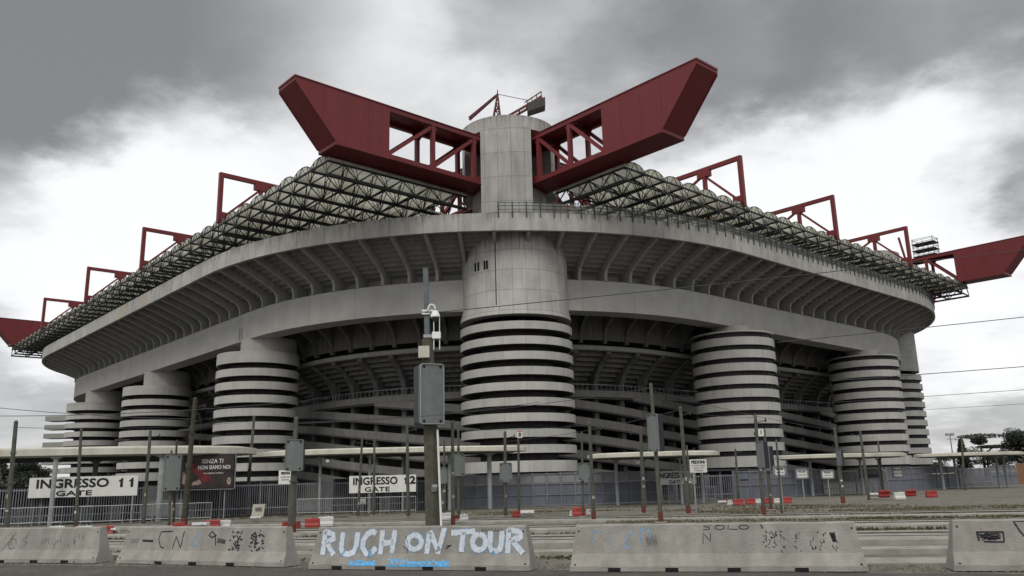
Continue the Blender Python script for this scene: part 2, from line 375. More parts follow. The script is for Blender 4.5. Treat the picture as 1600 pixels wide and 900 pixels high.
# road in front of the barriers: a sheet along the barrier line
mb = MB(); mb.add([(-60, 38.6, -.012), (60, -1.0, -.012), (40, -40, -.012), (-80, -40, -.012)]); mb.face([0, 3, 2, 1])
tag(mb.build('road', 'asphalt'), kind='structure')
for k, (a, b_, e0, e1, h) in enumerate([(21.4, 22.3, -60, 60, .10), (24.0, 25.3, -70, 70, .12), (30.6, 32.0, -80, 80, .10), (37.5, 38.6, -80, 80, .08)]):
    tag(strip(a, b_, e0, e1, -.1, h).build('tram_platform', 'slab'), kind='structure')
for k, (a, b_, e0, e1) in enumerate([(19.3, 20.6, 0, 60), (26.4, 29.6, -70, 70), (33.4, 36.2, -80, 80), (40.5, 43.5, -80, 80)]):
    tag(strip(a, b_, e0, e1, -.1, -.008 + k * .001).build('track_bed', 'slab'), kind='structure')
for n in (26.8, 28.25, 33.8, 35.25, 41, 42.45):
    tag(strip(n, n + .09, -80, 80, -.05, .03).build('tram_rail', 'rail_steel'), kind='structure')
# ground inside the fence
mb = MB(); mb.add([(-60, 41, -.010), (-28, 50.7, -.010), (-17.2, 56.4, -.010), (-5, 60.7, -.010), (12, 62.2, -.010), (24, 71.5, -.010), (60, 99.5, -.010), (300, 280, -.010), (0, 400, -.010), (-300, 260, -.010)])
mb.face(list(range(10))[::-1]); tag(mb.build('stadium_yard', 'inner_ground'), kind='structure')

# grass tufts on strips (weeds between the tracks)
def grass(name, matn, n0, n1, e0, e1, count, h, clump=True):
    b_ = MB(); rnd = random.Random(hash((n0, e0, count)) & 0xffff)
    cl = [(rnd.uniform(e0, e1), rnd.uniform(n0, n1), rnd.uniform(.3, 2.2)) for _ in range(max(6, count // 120))]
    for k in range(count):
        c = rnd.choice(cl); e = c[0] + rnd.gauss(0, c[2]); n = c[1] + rnd.gauss(0, .18)
        if not (n0 <= n <= n1 and e0 <= e <= e1): continue
        p = E_ * e + Nn * n; t_ = rnd.uniform(0, PI); hh = h * rnd.uniform(.2, .75); w_ = rnd.uniform(.03, .08)
        dx, dy = math.cos(t_) * w_, math.sin(t_) * w_; lx, ly = rnd.uniform(-.05, .05), rnd.uniform(-.05, .05)
        i = b_.add([(p.x - dx, p.y - dy, -.02), (p.x + dx, p.y + dy, -.02), (p.x + lx, p.y + ly, hh)]); b_.face([i, i + 1, i + 2])
    tag(b_.build(name, matn), kind='stuff', label='patchy grass and weeds between the tram tracks', cat='grass')
grass('grass', 'grass_green', 22.3, 24.0, -20, 20, 2600, .12)
grass('grass', 'grass_green', 29.7, 30.6, -30, 30, 2600, .13)
grass('grass', 'grass_dry', 25.3, 26.5, -25, 25, 1800, .10)
grass('grass', 'grass_green', 36.3, 40.3, 6, 60, 16000, .13)
grass('grass', 'grass_dry', 36.0, 40.4, -4, 60, 9000, .12)
grass('grass', 'grass_dry', 43.6, 49, 0, 70, 9000, .12)
grass('grass', 'grass_dry', 47, 56, -40, 12, 6000, .13)
grass('grass', 'grass_green', 20.6, 21.4, -12, 14, 900, .09)

b_ = MB(); rnd = random.Random(5)
for k in range(2600):
    f = rnd.random(); x, y = -17 + 32 * f, 24.9 - 10.1 * f
    off = rnd.gauss(0, .35) - .1; x += off * .3; y += off * .95; r = rnd.uniform(.008, .035) * (1 if rnd.random() < .95 else 2)
    i = b_.add([(x + r * math.cos(a), y + r * math.sin(a), -.012) for a in (0, 1.6, 3.1, 4.7)] + [(x + rnd.uniform(-r, r) * .4, y, r * rnd.uniform(.2, .9))])
    for q in range(4): b_.face([i + q, i + (q + 1) % 4, i + 4])
tag(b_.build('gravel', 'grit'), kind='stuff', label='grit and dirt collected along the barrier feet', cat='gravel')
b_ = MB()
for k in range(1500):
    x, y = rnd.uniform(-30, 40), rnd.uniform(22, 58); r = rnd.uniform(.01, .05)
    i = b_.add([(x + r * math.cos(a), y + r * math.sin(a), -.018) for a in (0, 1.6, 3.1, 4.7)] + [(x, y, r * .8)])
    for q in range(4): b_.face([i + q, i + (q + 1) % 4, i + 4])
tag(b_.build('gravel', 'grit'), kind='stuff', label='loose grit scattered over the tram yard', cat='gravel')
# ================================================================== STADIUM (local axes: a right-hand side, b left-hand side, origin at the corner tower)
TH = math.radians(42.1); T0 = (0.4, 111.5)
st = thing('stadium', 'huge grey concrete football stadium with banded round ramp towers and red roof girders', 'stadium', (T0[0], T0[1], 0), TH)
AX0, AX1, BY0, BY1, RC = -21.0, 136.5, -11.6, 183.0, 50.0
def ring(step=2.0):
    """closed rounded rectangle, CCW from the far end of the left side: (x,y,nx,ny,s); s = 0 at the near corner's apex, growing to the right"""
    pts = []
    def arc(cx, cy, t0, t1):
        n = max(2, int(RC * abs(t1 - t0) / step))
        for k in range(n):
            t_ = t0 + (t1 - t0) * k / n; pts.append((cx + RC * math.cos(t_), cy + RC * math.sin(t_), math.cos(t_), math.sin(t_)))
    def line(x0, y0, x1, y1, nx, ny):
        n = max(1, int(math.hypot(x1 - x0, y1 - y0) / step))
        for k in range(n): pts.append((x0 + (x1 - x0) * k / n, y0 + (y1 - y0) * k / n, nx, ny))
    line(AX0, BY1 - RC, AX0, BY0 + RC, -1, 0)
    arc(AX0 + RC, BY0 + RC, PI, 1.5 * PI)
    line(AX0 + RC, BY0, AX1 - RC, BY0, 0, -1)
    arc(AX1 - RC, BY0 + RC, 1.5 * PI, 2 * PI)
    line(AX1, BY0 + RC, AX1, BY1 - RC, 1, 0)
    arc(AX1 - RC, BY1 - RC, 0, .5 * PI)
    line(AX1 - RC, BY1, AX0 + RC, BY1, 0, 1)
    arc(AX0 + RC, BY1 - RC, .5 * PI, PI)
    L0 = (BY1 - BY0 - 2 * RC) + RC * PI / 4
    s_ = -L0; res = []
    for k, p in enumerate(pts):
        if k: s_ += math.hypot(p[0] - pts[k - 1][0], p[1] - pts[k - 1][1])
        res.append((*p, s_))
    return res
RING = ring(); TOT = RING[-1][4] - RING[0][4] + 2.0
def at_s(s_):
    s0 = RING[0][4]
    while s_ < s0: s_ += TOT
    while s_ >= s0 + TOT: s_ -= TOT
    for k in range(len(RING) - 1):
        if RING[k + 1][4] >= s_:
            a, c = RING[k], RING[k + 1]; f = (s_ - a[4]) / max(1e-6, c[4] - a[4])
            q = [a[i] + (c[i] - a[i]) * f for i in range(4)]; l = math.hypot(q[2], q[3]); return (q[0], q[1], q[2] / l, q[3] / l, s_)
    return RING[-1]

# upper beam, fascia, seating undersides
mb = MB(); mb.sweep(RING, [(0, 24.6), (0, 29.0), (-3.2, 29.0), (-3.2, 24.6)][::-1], closed=True); mb.build('ring_beam', 'beam_concrete', st)
mb = MB(); mb.sweep(RING, [(7.85, 33.6), (7.85, 36.0), (7.35, 36.0), (7.35, 33.6)][::-1], closed=True)
mb.build('fascia', 'fascia_concrete', st)
def steps(o0, z0, o1, z1, n, lip=.0):
    """seating seen from below: risers with a small lip, the soffit behind it set back"""
    pr = []; do = (o1 - o0) / n; dz = (z1 - z0) / n
    for k in range(n):
        o = o0 + do * k; z = z0 + dz * k
        if lip and k: pr += [(o, z), (o - .16, z), (o - .16, z + lip), (o + do, z + lip)]
        else: pr += [(o, z), (o + do, z)]
    pr.append((o1, z1)); return pr
pr = steps(7.35, 34.6, -2.6, 30.3, 10, .26)[:-1] + [(-2.6, 29.0), (-3.3, 29.0)] + steps(-3.3, 29.0, -9.6, 26.0, 8)
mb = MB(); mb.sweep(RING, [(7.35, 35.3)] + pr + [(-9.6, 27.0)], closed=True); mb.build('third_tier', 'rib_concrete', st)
mb = MB(); mb.sweep(RING, [(-9.2, 22.2), (-9.2, 26.1), (-9.6, 26.1), (-9.6, 22.2)][::-1], closed=True); mb.build('tier_parapet', 'shaded_concrete', st)
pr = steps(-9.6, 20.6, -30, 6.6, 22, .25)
mb = MB(); mb.sweep(RING, [(-9.6, 21.4)] + pr + [(-30, 8.0)], closed=True); mb.build('second_tier', 'shaded_concrete', st)
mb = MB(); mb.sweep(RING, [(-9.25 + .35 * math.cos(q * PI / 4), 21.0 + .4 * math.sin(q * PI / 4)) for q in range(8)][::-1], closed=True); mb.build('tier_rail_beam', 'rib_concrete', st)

OUT_RIB = [(.2, 29.0), (.25, 29.9), (.55, 30.5), (1.5, 31.1), (3.2, 31.85), (5.2, 32.7), (7.3, 33.45), (7.3, 34.7), (-2.7, 30.4), (-2.7, 29.0)]
IN_RIB = [(-9.0, 21.7), (-9.0, 22.9), (-8.2, 24.2), (-6.6, 25.3), (-3.2, 26.6), (-3.2, 29.0), (-9.6, 26.0), (-9.6, 21.7)]
LOW_RIB = [(-14.8, 0), (-13.7, 0), (-13.6, 15.8), (-13.0, 17.4), (-11.6, 18.9), (-9.4, 20.2), (-9.4, 20.7), (-14.8, 17.2)]
def rib(prof, s_, wid, name, matn):
    q = at_s(s_); tx, ty = -q[3], q[2]
    pts = [(q[0] + q[2] * o - tx * wid / 2, q[1] + q[3] * o - ty * wid / 2, z) for o, z in prof]
    b_ = MB(); b_.poly(pts, (tx * wid, ty * wid, 0)); return b_.build(name, matn, st)
S_LEFT = RING[0][4]
k0 = 0
for k in range(99):
    s_ = -46.5 * 4.0 + 4.0 * k - 2.0
    if k0 < 99: rib(OUT_RIB, s_, .42, 'tier_rib', 'rib_concrete'); k0 += 1
for k in range(56): rib(IN_RIB, -150 + 5.0 * k, .55, 'bracket', 'shaded_concrete')
for k in range(45): rib(LOW_RIB, -170 + 7.0 * k, .8, 'tier_column', 'shaded_concrete')

# ramps winding down behind the towers
vis = [at_s(-185 + 2.5 * k) for k in range(0, 149)]
zf = lambda s_: 8.9 + .085 * (16.4 - s_)
for k in range(-8, 9):
    seg = [q for q in vis if .6 < zf(q[4]) + 2.5 * k < 14.9]
    if len(seg) < 3: continue
    b_ = MB(); z = 2.5 * k
    b_.sweep(seg, [(-12.9, z - 1.15), (-12.9, z), (-12.65, z), (-12.65, z - 1.15)], zfun=zf); b_.build('ramp_parapet', 'shaded_ramp_concrete', st)
    b_ = MB(); b_.sweep(seg, [(-18, z - 1.4), (-18, z - 1.15), (-12.7, z - 1.16), (-12.7, z - 1.4)], zfun=zf); b_.build('ramp_deck', 'shade_dark_concrete', st)
mb = MB(); mb.sweep(vis, [(-12.6, 14.0), (-12.6, 15.0), (-12.85, 15.0), (-12.85, 14.0)][::-1]); mb.build('gallery_parapet', 'shaded_ramp_concrete', st)
mb = MB(); mb.sweep(vis, [(-12.8, 13.7), (-12.8, 14.0), (-18, 14.0), (-18, 13.7)][::-1]); mb.build('gallery_floor', 'shade_dark_concrete', st)
mb = MB(); mb.sweep(vis, [(-12.7, 15.9), (-12.7, 15.95), (-12.75, 15.95), (-12.75, 15.9)][::-1])
for k in range(0, 300):
    q = at_s(-170 + 1.15 * k); mb.tube((q[0] - 12.72 * q[2], q[1] - 12.72 * q[3], 15), (q[0] - 12.72 * q[2], q[1] - 12.72 * q[3], 15.95), .025, n=4)
mb.build('gallery_railing', 'galvanised', st)
# rear wall with openings between piers
mb = MB(); mb.sweep(vis, [(-18, 0), (-18, 13.7), (-18.5, 13.7), (-18.5, 0)][::-1]); mb.build('rear_wall', 'shade_dark_concrete', st)
mb = MB()
for k in range(60):
    q0, q1 = at_s(-165 + 5.2 * k), at_s(-165 + 5.2 * k + (2.4 if k % 3 else 4.0))
    for (za, zb) in ((14.0, 19.0),):
        P = []
        for z in (za, zb if k % 2 else 17.4):
            for q, o in ((q0, -18), (q1, -18), (q1, -18.6), (q0, -18.6)): P.append((q[0] + q[2] * o, q[1] + q[3] * o, z))
        mb.hexa(P)
mb.build('gallery_pier_wall', 'shaded_concrete', st)
mb = MB(); mb.sweep(vis, [(-9.0, 0), (-9.0, 2.3), (-9.4, 2.3), (-9.4, 0)][::-1]); mb.build('base_wall', 'shaded_concrete', st)
mb = MB(); mb.sweep(RING, [(-30, 0), (-30, 8.2), (-31, 8.2), (-31, 0)][::-1], closed=True); mb.build('inner_wall', 'shade_dark_concrete', st)

mb = MB(); mb.sweep(RING, [(-13.6, 20.3), (-13.6, 26.6), (-14.0, 26.6), (-14.0, 20.3)][::-1], closed=True); mb.build('concourse_wall', 'shade_dark_concrete', st)
mb = MB(); mb.sweep(RING, [(-9.6, 21.3), (-9.6, 21.5), (-13.8, 21.5), (-13.8, 21.3)][::-1], closed=True); mb.build('concourse_floor', 'shade_dark_concrete', st)
mb = MB(); mb.sweep(RING, [(-9.4, 26.0), (-9.4, 26.2), (-13.8, 26.2), (-13.8, 26.0)][::-1], closed=True); mb.build('concourse_ceiling', 'shade_dark_concrete', st)
# safety fence on the right-hand fascia
mb = MB(); s0, s1 = 4.5, 130
path = [at_s(s0 + 1.6 * k) for k in range(int((s1 - s0) / 1.6))]
for z in (36.5, 37.0, 37.45): mb.sweep(path, [(7.72, z), (7.72, z + .06), (7.66, z + .06), (7.66, z)][::-1])
for k in range(int((s1 - s0) / .8)):
    q = at_s(s0 + .8 * k); o = 7.92 if k % 2 == 0 else 7.69
    p = (q[0] + q[2] * o, q[1] + q[3] * o)
    mb.tube((*p, 35.4 if k % 2 == 0 else 36.0), (*p, 37.5), .10 if k % 2 == 0 else .04, n=4)
mb.build('safety_fence', 'dark_metal', st)
mb = MB(); mb.sweep(path, [(7.69, 36.0), (7.69, 37.35)], closep=False)
mm, t, b = newmat('fence_mesh'); b.inputs['Base Color'].default_value = (.30, .31, .29, 1); b.inputs['Alpha'].default_value = .42
mb.build('safety_mesh', 'fence_mesh', st)

for dy in (0, .8):
    b_ = MB(); b_.tube((-21.12, 42.2 + dy, 25.0), (-21.12, 42.2 + dy, 26.9), .07, n=6); b_.bar((-21.1, 42.1 + dy, 25.6), (-21.1, 42.5 + dy, 25.6), .1, .1); b_.build('conduit', 'galvanised', st)
# ---- ramp towers
def tower(c, r, name, z_first, pitch, nband, hb, kind, capital=True, label=None, core=None):
    cx, cy = c
    core = core or r - 2.0
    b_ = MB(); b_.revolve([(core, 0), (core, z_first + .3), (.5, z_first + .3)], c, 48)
    root = b_.build(name, 'shade_dark_concrete', st, smooth=True)
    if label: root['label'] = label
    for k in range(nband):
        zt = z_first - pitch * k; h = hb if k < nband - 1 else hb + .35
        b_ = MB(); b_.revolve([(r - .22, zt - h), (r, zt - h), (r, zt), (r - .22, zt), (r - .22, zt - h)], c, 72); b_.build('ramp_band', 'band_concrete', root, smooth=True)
        b_ = MB(); b_.revolve([(r - .25, zt - h - .01), (core - .2, zt - h - .01), (core - .2, zt - h + .2), (r - .25, zt - h + .2)], c, 48); b_.build('ramp_floor', 'shade_dark_concrete', root, smooth=True)
        if kind == 'glazed':
            b_ = MB(); g0 = zt - h - (pitch - hb); b_.revolve([(r - .55, g0 - .05), (r - .55, zt - h + .05)], c, 72)
            b_.cur = 1
            for q in range(26):
                t_ = 2 * PI * q / 26 + .05 * k
                b_.box((cx + (r - .50) * math.cos(t_), cy + (r - .50) * math.sin(t_), (g0 + zt - h) / 2), (.08, .07, (pitch - hb)), t_)
            b_.build('window_band', ['glass_dark', 'dark_metal'], root)
    b_ = MB(); b_.revolve([(r - .5, 0), (r - .5, 2.6)], c, 48); b_.build('base_drum', 'shaded_concrete', root, smooth=True)
    return root
# near corner tower
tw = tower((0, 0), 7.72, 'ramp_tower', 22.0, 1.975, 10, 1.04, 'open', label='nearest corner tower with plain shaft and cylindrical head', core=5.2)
b_ = MB(); b_.revolve([(6.0, 22.95), (7.72, 22.95), (7.42, 24.4), (7.42, 34.6), (5, 34.6)], (0, 0), 96); b_.build('shaft', 'shaft_concrete', tw, smooth=True)
HS = (-.30, .27, 0)
def head(root, s_=1.):
    # neck: narrower sideways, full depth towards the corner diagonal
    b_ = MB(); n = 64; d1 = Vector((-1, -1)).normalized(); d2 = Vector((1, -1)).normalized()
    pts = []
    for k in range(n):
        t_ = 2 * PI * k / n; p = d1 * 6.55 * math.cos(t_) + d2 * 5.35 * math.sin(t_); pts.append(p)
    i = b_.add([(p.x, p.y, 34.5) for p in pts]); j = b_.add([(p.x, p.y, 41.1) for p in pts])
    uu = 0
    for k in range(n):
        k2 = (k + 1) % n; du = (pts[k2] - pts[k]).length
        b_.face([i + k, i + k2, j + k2, j + k], [(uu, 34.5), (uu + du, 34.5), (uu + du, 41.1), (uu, 41.1)]); uu += du
    b_.face([j + k for k in range(n)])
    b_.build('neck', 'drum_concrete', root, smooth=True, loc=HS)
    b_ = MB(); b_.revolve([(0.5, 49.35), (6.9, 49.35), (6.9, 51.25), (6.6, 51.25), (6.6, 50.6), (0.5, 50.6)], (0, 0), 96); b_.build('head_ring', 'drum_concrete', root, smooth=True, loc=HS)
    for qa, qb in ((-1, -1), (1, -1), (-1, 1), (1, 1)):
        rr = 6.75; g = 2.35; t0 = math.asin(g / rr); P = [(g * qa, g * qb)]
        arcp = [(rr * math.cos(t_) * qa, rr * math.sin(t_) * qb) for t_ in [t0 + (PI / 2 - 2 * t0) * k / 14 for k in range(15)]]
        if qa == -1 and qb == -1:   # front pier stands a little proud, slightly curved plate
            arcp = [(-7.35 + 4.95 * f, -2.4 - 4.95 * f) for f in [k / 14 for k in range(15)]]
            arcp = [(x - .0 - 1.0 * math.sin(PI * k / 14) * .32, y - 1.0 * math.sin(PI * k / 14) * .32) for k, (x, y) in enumerate(arcp)]
        b_ = MB(); P += arcp; n = len(P); z0, z1 = 41.1, 49.35
        if qa == -1 and qb == -1: z0 = 37.0
        i = b_.add([(x, y, z0) for x, y in P]); j = b_.add([(x, y, z1) for x, y in P]); uu = 0
        for k in range(n):
            k2 = (k + 1) % n; du = math.hypot(P[k2][0] - P[k][0], P[k2][1] - P[k][1])
            b_.face([i + k, i + k2, j + k2, j + k], [(uu, z0), (uu + du, z0), (uu + du, z1), (uu, z1)]); uu += du
        b_.face([i + k for k in range(n)]); b_.face([j + k for k in range(n)])
        b_.build('head_pier', 'drum_concrete', root, loc=HS)
head(tw)
# ventilation slots: four dark slits on the left of the front of the shaft
b_ = MB()
for px in (742, 747, 757, 761):
    p = at_y(px, 411, 104.6); lx = (p.x - T0[0]); ang = math.asin(max(-1, min(1, lx / 7.43))); # world angle from the camera-facing side
    wx, wy = 7.43 * math.sin(ang), -7.43 * math.cos(ang)
    la = wx * math.cos(TH) + wy * math.sin(TH); lb = -wx * math.sin(TH) + wy * math.cos(TH)
    b_.box((la, lb, 29.9), (.16, .26, 1.15), math.atan2(lb, la))
b_.build('ventilation_slot', 'slot_black', tw)
# a rust-stained drain pipe down the shaft
b_ = MB()
wx, wy = -2.5, -7.43 * math.cos(math.asin(2.5 / 7.43)); la = wx * math.cos(TH) + wy * math.sin(TH); lb = -wx * math.sin(TH) + wy * math.cos(TH)
b_.tube((la * 1.008, lb * 1.008, 24.3), (la * 1.008, lb * 1.008, 33.6), .06, n=6); b_.build('drain_pipe', 'dark_metal', tw)

# intermediate and far corner towers
for (a, lab) in ((37.5, 'glazed tower on the right-hand side next to the corner tower'), (82.5, 'farther glazed tower on the right-hand side')):
    tr_ = tower((a, -10.0), 6.45, 'ramp_tower', 22.3, 1.98, 10, 1.22, 'glazed', label=lab)
    b_ = MB(); b_.revolve([(5.9, 23.08), (6.43, 23.08), (6.43, 23.3), (3.0, 23.3), (3.0, 24.7)], (a, -10.0), 72); b_.build('capital', 'beam_concrete', tr_, smooth=True)
    b_ = MB(); b_.revolve([(5.9, 22.2), (5.9, 23.1)], (a, -10.0), 72); b_.cur = 1
    for q in range(26): t_ = 2 * PI * q / 26; b_.box((a + 5.95 * math.cos(t_), -10 + 5.95 * math.sin(t_), 22.68), (.08, .07, .82), t_)
    b_.build('window_band', ['glass_dark', 'dark_metal'], tr_)
tr_ = tower((114, 0), 7.75, 'ramp_tower', 22.5, 2.0, 10, 1.2, 'glazed', label='far right corner tower behind the ring beam')
b_ = MB(); b_.revolve([(6.0, 23.3), (7.5, 23.3), (7.5, 34.5), (6.6, 34.6), (6.6, 41)], (114, 0), 72); b_.build('shaft', 'shaft_concrete', tr_, smooth=True)
b_ = MB(); b_.revolve([(6.75, 36), (6.75, 51.2), (.5, 51.2)], (114, 0), 72); b_.build('head_ring', 'drum_concrete', tr_, smooth=True)
for (b0, lab, zf_, pt_, nb_) in ((40.0, 'open banded tower left of the corner tower', 21.4, 2.01, 10), (85.5, 'second open banded tower on the left-hand side', 20.75, 1.97, 9), (126, 'third open banded tower on the left-hand side', 21.0, 1.98, 10)):
    tl = tower((-19.0, b0), 6.3, 'ramp_tower', zf_, pt_, nb_, 1.15, 'open', label=lab)
    b_ = MB(); b_.revolve([(6.28, zf_ - 1.1), (6.28, zf_ + .6), (3.0, zf_ + .6)], (-19.0, b0), 72); b_.build('capital', 'beam_concrete', tl, smooth=True)
    b_ = MB(); b_.revolve([(4.4, zf_ - .5), (4.4, 24.75)], (-16.9, b0 + .9), 72); b_.build('tower_neck', 'beam_concrete', tl, smooth=True)
    if b0 > 100:
        for k in range(9):
            b_ = MB(); zt = zf_ - 1.98 * k - .02
            if k == 0: continue
            dx, dy, px_, py_ = -.742, .67, -.67, -.742
            P = [(-19.6 + dx * q + px_ * w_, b0 + dy * q + py_ * w_) for q, w_ in ((5.2, -1.2), (9.9, -1.2), (9.9, 2.4), (5.2, 2.4))]
            b_.poly([(x, y, zt - 1.13) for x, y in P], (0, 0, 1.09)); b_.build('side_balcony', 'band_concrete', tl)
# far-left corner tower
tl = tower((0, 173), 7.6, 'ramp_tower', 22.0, 1.98, 10, 1.1, 'open', label='far left corner tower hidden behind the stands')
b_ = MB(); b_.revolve([(6.0, 23), (7.4, 23), (7.4, 34.5), (6.6, 34.6), (6.6, 41)], (0, 173), 48); b_.build('shaft', 'shaft_concrete', tl, smooth=True)

# ---- red main girders (four): axis along x or y through the corner towers
ZB, ZT, HW = 41.15, 48.3, 2.05
def girder(axis, fixed, n0, n1, tip0, tip1, name='roof_girder'):
    """from n0 to n1 along the axis; solid plated ends beyond each tower; tip0 (negative end), tip1 (positive end)
       tips: (truss start, box start, bottom tip, top tip) measured outwards from the tower"""
    def P(s_, o, z): return (s_, fixed + o, z) if axis == 0 else (fixed + o, s_, z)
    root = None
    def emit(b_, nm, mt='red_paint'):
        nonlocal root
        o = b_.build(nm, mt, root or st)
        if root is None: root = o
        return o
    b_ = MB(); a0 = n0 - tip0[1]; a1 = n1 + tip1[1]
    for z, h in ((ZB + .35, .7), (ZT - .35, .7)):
        for o in (-HW + .3, HW - .3): b_.bar(P(a0, o, z), P(a1, o, z), .6, h)
    # thin flange lips
    for z in (ZB + .04, ZT - .04):
        for o in (-HW + .28, HW - .28): b_.bar(P(a0, o, z), P(a1, o, z), .82, .09)
    emit(b_, name)
    b_ = MB(); b_.bar(P(a0, 0, ZB + .12), P(a1, 0, ZB + .12), 2 * HW - 1.1, .10); emit(b_, 'bottom_plate')
    # bracing bays
    nodes = []
    L = (n1 - n0); k = max(1, round(L / 7.2))
    xs = [a0, n0 - tip0[0] - (tip0[1] - tip0[0]) / 2 - .0, n0 - tip0[0]] + [n0 + L * q / k for q in range(1, k)] + [n1 + tip1[0], n1 + tip1[0] + (tip1[1] - tip1[0]) / 2, a1]
    b_ = MB(); b_.bar(P(a0, 0, ZT - .16), P(a1, 0, ZT - .16), 2 * HW - 1.1, .10); emit(b_, 'top_plate')
    for q, x in enumerate(xs[1:-1]):
      for o in (-HW + .3, HW - .3):
            b_ = MB(); b_.bar(P(x, o, ZB + .6), P(x, o, ZT - .6), .55, .5)
            b_.poly([P(x - .9, o - .06, ZT - .7), P(x + .9, o - .06, ZT - .7), P(x + .35, o - .06, ZT - 1.5), P(x - .35, o - .06, ZT - 1.5)], (0, .12, 0) if axis == 0 else (.12, 0, 0))
            emit(b_, 'girder_post')
      b_ = MB(); b_.bar(P(x, -HW + .3, ZT - .8), P(x, HW - .3, ZT - .8), .4, .5); emit(b_, 'cross_beam')
    b_ = MB(); mid = (n0 + n1) / 2
    for x0, x1 in zip(xs[:-1], xs[1:]):
        lo, hi = (x0, x1) if (x0 + x1) / 2 < mid else (x1, x0)
        if (x0 + x1) / 2 > n0 and (x0 + x1) / 2 < mid: lo, hi = hi, lo
        for o in (-HW + .3, HW - .3):
            b_.bar(P(lo, o, ZB + .7), P(hi, o, ZT - .7), .38, .45)
    emit(b_, 'girder_diagonal')
    for sg, base, tp in ((-1, n0, tip0), (1, n1, tip1)):
        b_ = MB(); z0, z1 = ZB - .02, ZT + .02
        pr_ = [(tp[1], z0), (tp[2] - .1, z0), (tp[2] + .35, z0 + .5), (tp[3], z1 - .62), (tp[3], z1), (tp[1], z1)]
        pts = [P(base + sg * s_, -HW - .01, z) for s_, z in pr_]
        b_.poly(pts, (0, 2 * HW + .02, 0) if axis == 0 else (2 * HW + .02, 0, 0)); emit(b_, 'plated_end')
        # raised rims on the plated end
        b_ = MB()
        for o in (-HW - .03, HW + .03):
            for (sa, za), (sb, zb_) in (((tp[1], z1 - .06), (tp[3], z1 - .06)), ((tp[1], z0 + .06), (tp[2] - .1, z0 + .06)), ((tp[2] + .3, z0 + .5), (tp[3] - .06, z1 - .7))):
                b_.bar(P(base + sg * sa, o, za), P(base + sg * sb, o, zb_), .14, .14)
        b_.bar(P(base + sg * tp[3], -HW, z1 - .1), P(base + sg * tp[3], HW, z1 - .1), .2, .24)
        b_.bar(P(base + sg * (tp[2] + .1), -HW, z0 + .2), P(base + sg * (tp[2] + .1), HW, z0 + .2), .3, .5)
        for q in range(1, 4):
            sx_ = tp[1] + 3.1 * q; zt_ = z1 - .1; zb2 = z0 + .1 if sx_ < tp[2] else z0 + .5 + (sx_ - tp[2] - .35) / (tp[3] - tp[2] - .35) * (z1 - z0 - 1.1)
            for o in (-HW - .012, HW + .012): b_.bar(P(base + sg * sx_, o, zb2), P(base + sg * sx_, o, zt_), .035, .035)
        emit(b_, 'rim')
    return root
girder(0, 0, 0, 114, (8.6, 22.4, 29.7, 35.4), (8.0, 19.8, 28.5, 34.4))
girder(1, 0, 0, 173, (7.6, 19.4, 28.5, 34.1), (8.0, 22, 29.5, 35))
girder(1, 114, 0, 173, (7.6, 19.4, 28.5, 34.1), (8.0, 22, 29.5, 35))
girder(0, 173, 0, 114, (8.6, 22.4, 29.7, 35.4), (8.0, 22, 29.5, 35))

# ---- roof: barrel vaults on a dark space frame.  fr(e, d, z): e along the edge, d inwards from the outer edge
def wing(e_0, e_1, pitch, depth_all, to, short):
    n = round((e_1 - e_0) / pitch); p = (e_1 - e_0) / n; ZV, ZL, RI = 40.1, 38.35, 1.1; 
    b_ = MB()
    for k in range(n):      # outer edge lattice
        b_.bar(to(e_0 + p * k, 0, ZV), to(e_0 + p * (k + 1), 0, ZV), .2, .2)
    root = b_.build('roof_edge', 'truss_steel', st)
    for k in range(n):
        e0 = e_0 + p * k; b_ = MB(); m_ = 12; sec = 10; depth = short if k < 2 else depth_all
        for q in range(sec + 1):
            for t_ in range(m_ + 1):
                an = PI * t_ / m_; b_.v.append(to(e0 + p / 2 - math.cos(an) * (p / 2 - .05), depth * q / sec + .15, ZV + .10 + RI * math.sin(an)))
        for q in range(sec):
            for t_ in range(m_): a = q * (m_ + 1) + t_; b_.face([a, a + 1, a + m_ + 2, a + m_ + 1])
        b_.build('barrel_vault', 'polycarbonate', root, smooth=True)
    for k in range(n + 1):
        e = e_0 + p * k; b_ = MB(); depth = short if k < 3 else depth_all; bays = round(depth / 4.0); bd = depth / bays
        b_.bar(to(e, 0, ZV), to(e, depth, ZV), .20, .22)
        b_.bar(to(e, 0, ZL), to(e, depth, ZL), .36, .34)
        for q in range(bays + 1):
            dm = bd * q
            for sg in (-1, 1):
                if (k == 0 and sg < 0) or (k == n and sg > 0): continue
                for an in (.28 * PI, .5 * PI):
                    b_.tube(to(e, dm, ZL), to(e + sg * (p / 2 - math.cos(an) * p / 2), dm, ZV + RI * math.sin(an)), .06, n=4, caps=False)
                if q < bays: b_.tube(to(e, dm, ZL), to(e + sg * p, dm + bd / 2, ZV), .06, n=4, caps=False)
                if q: b_.tube(to(e, dm, ZL), to(e + sg * p, dm - bd / 2, ZV), .06, n=4, caps=False)
            for dd in (-.5, .5):
                if 0 <= dm + dd * bd <= depth: b_.tube(to(e, dm, ZL), to(e, dm + dd * bd, ZV), .09, n=4, caps=False)
            if k < n:
                b_.tube(to(e, dm, ZL), to(e + p, dm, ZL), .10, n=4, caps=False)
                for d_ in ((dm, dm + bd / 2) if q < bays else (dm,)):
                    pr = None
                    for t_ in range(7):
                        an = PI * t_ / 6; c = to(e + p / 2 - math.cos(an) * p / 2, d_, ZV + (RI + .02) * math.sin(an))
                        if pr: b_.tube(pr, c, .06, n=4, caps=False)
                        pr = c
        b_.build('roof_truss', 'truss_steel', root)
    return root
wing(.8, 172.6, 4.375, 38, lambda e, d, z: (-29.3 + d, e, z), 21.5)
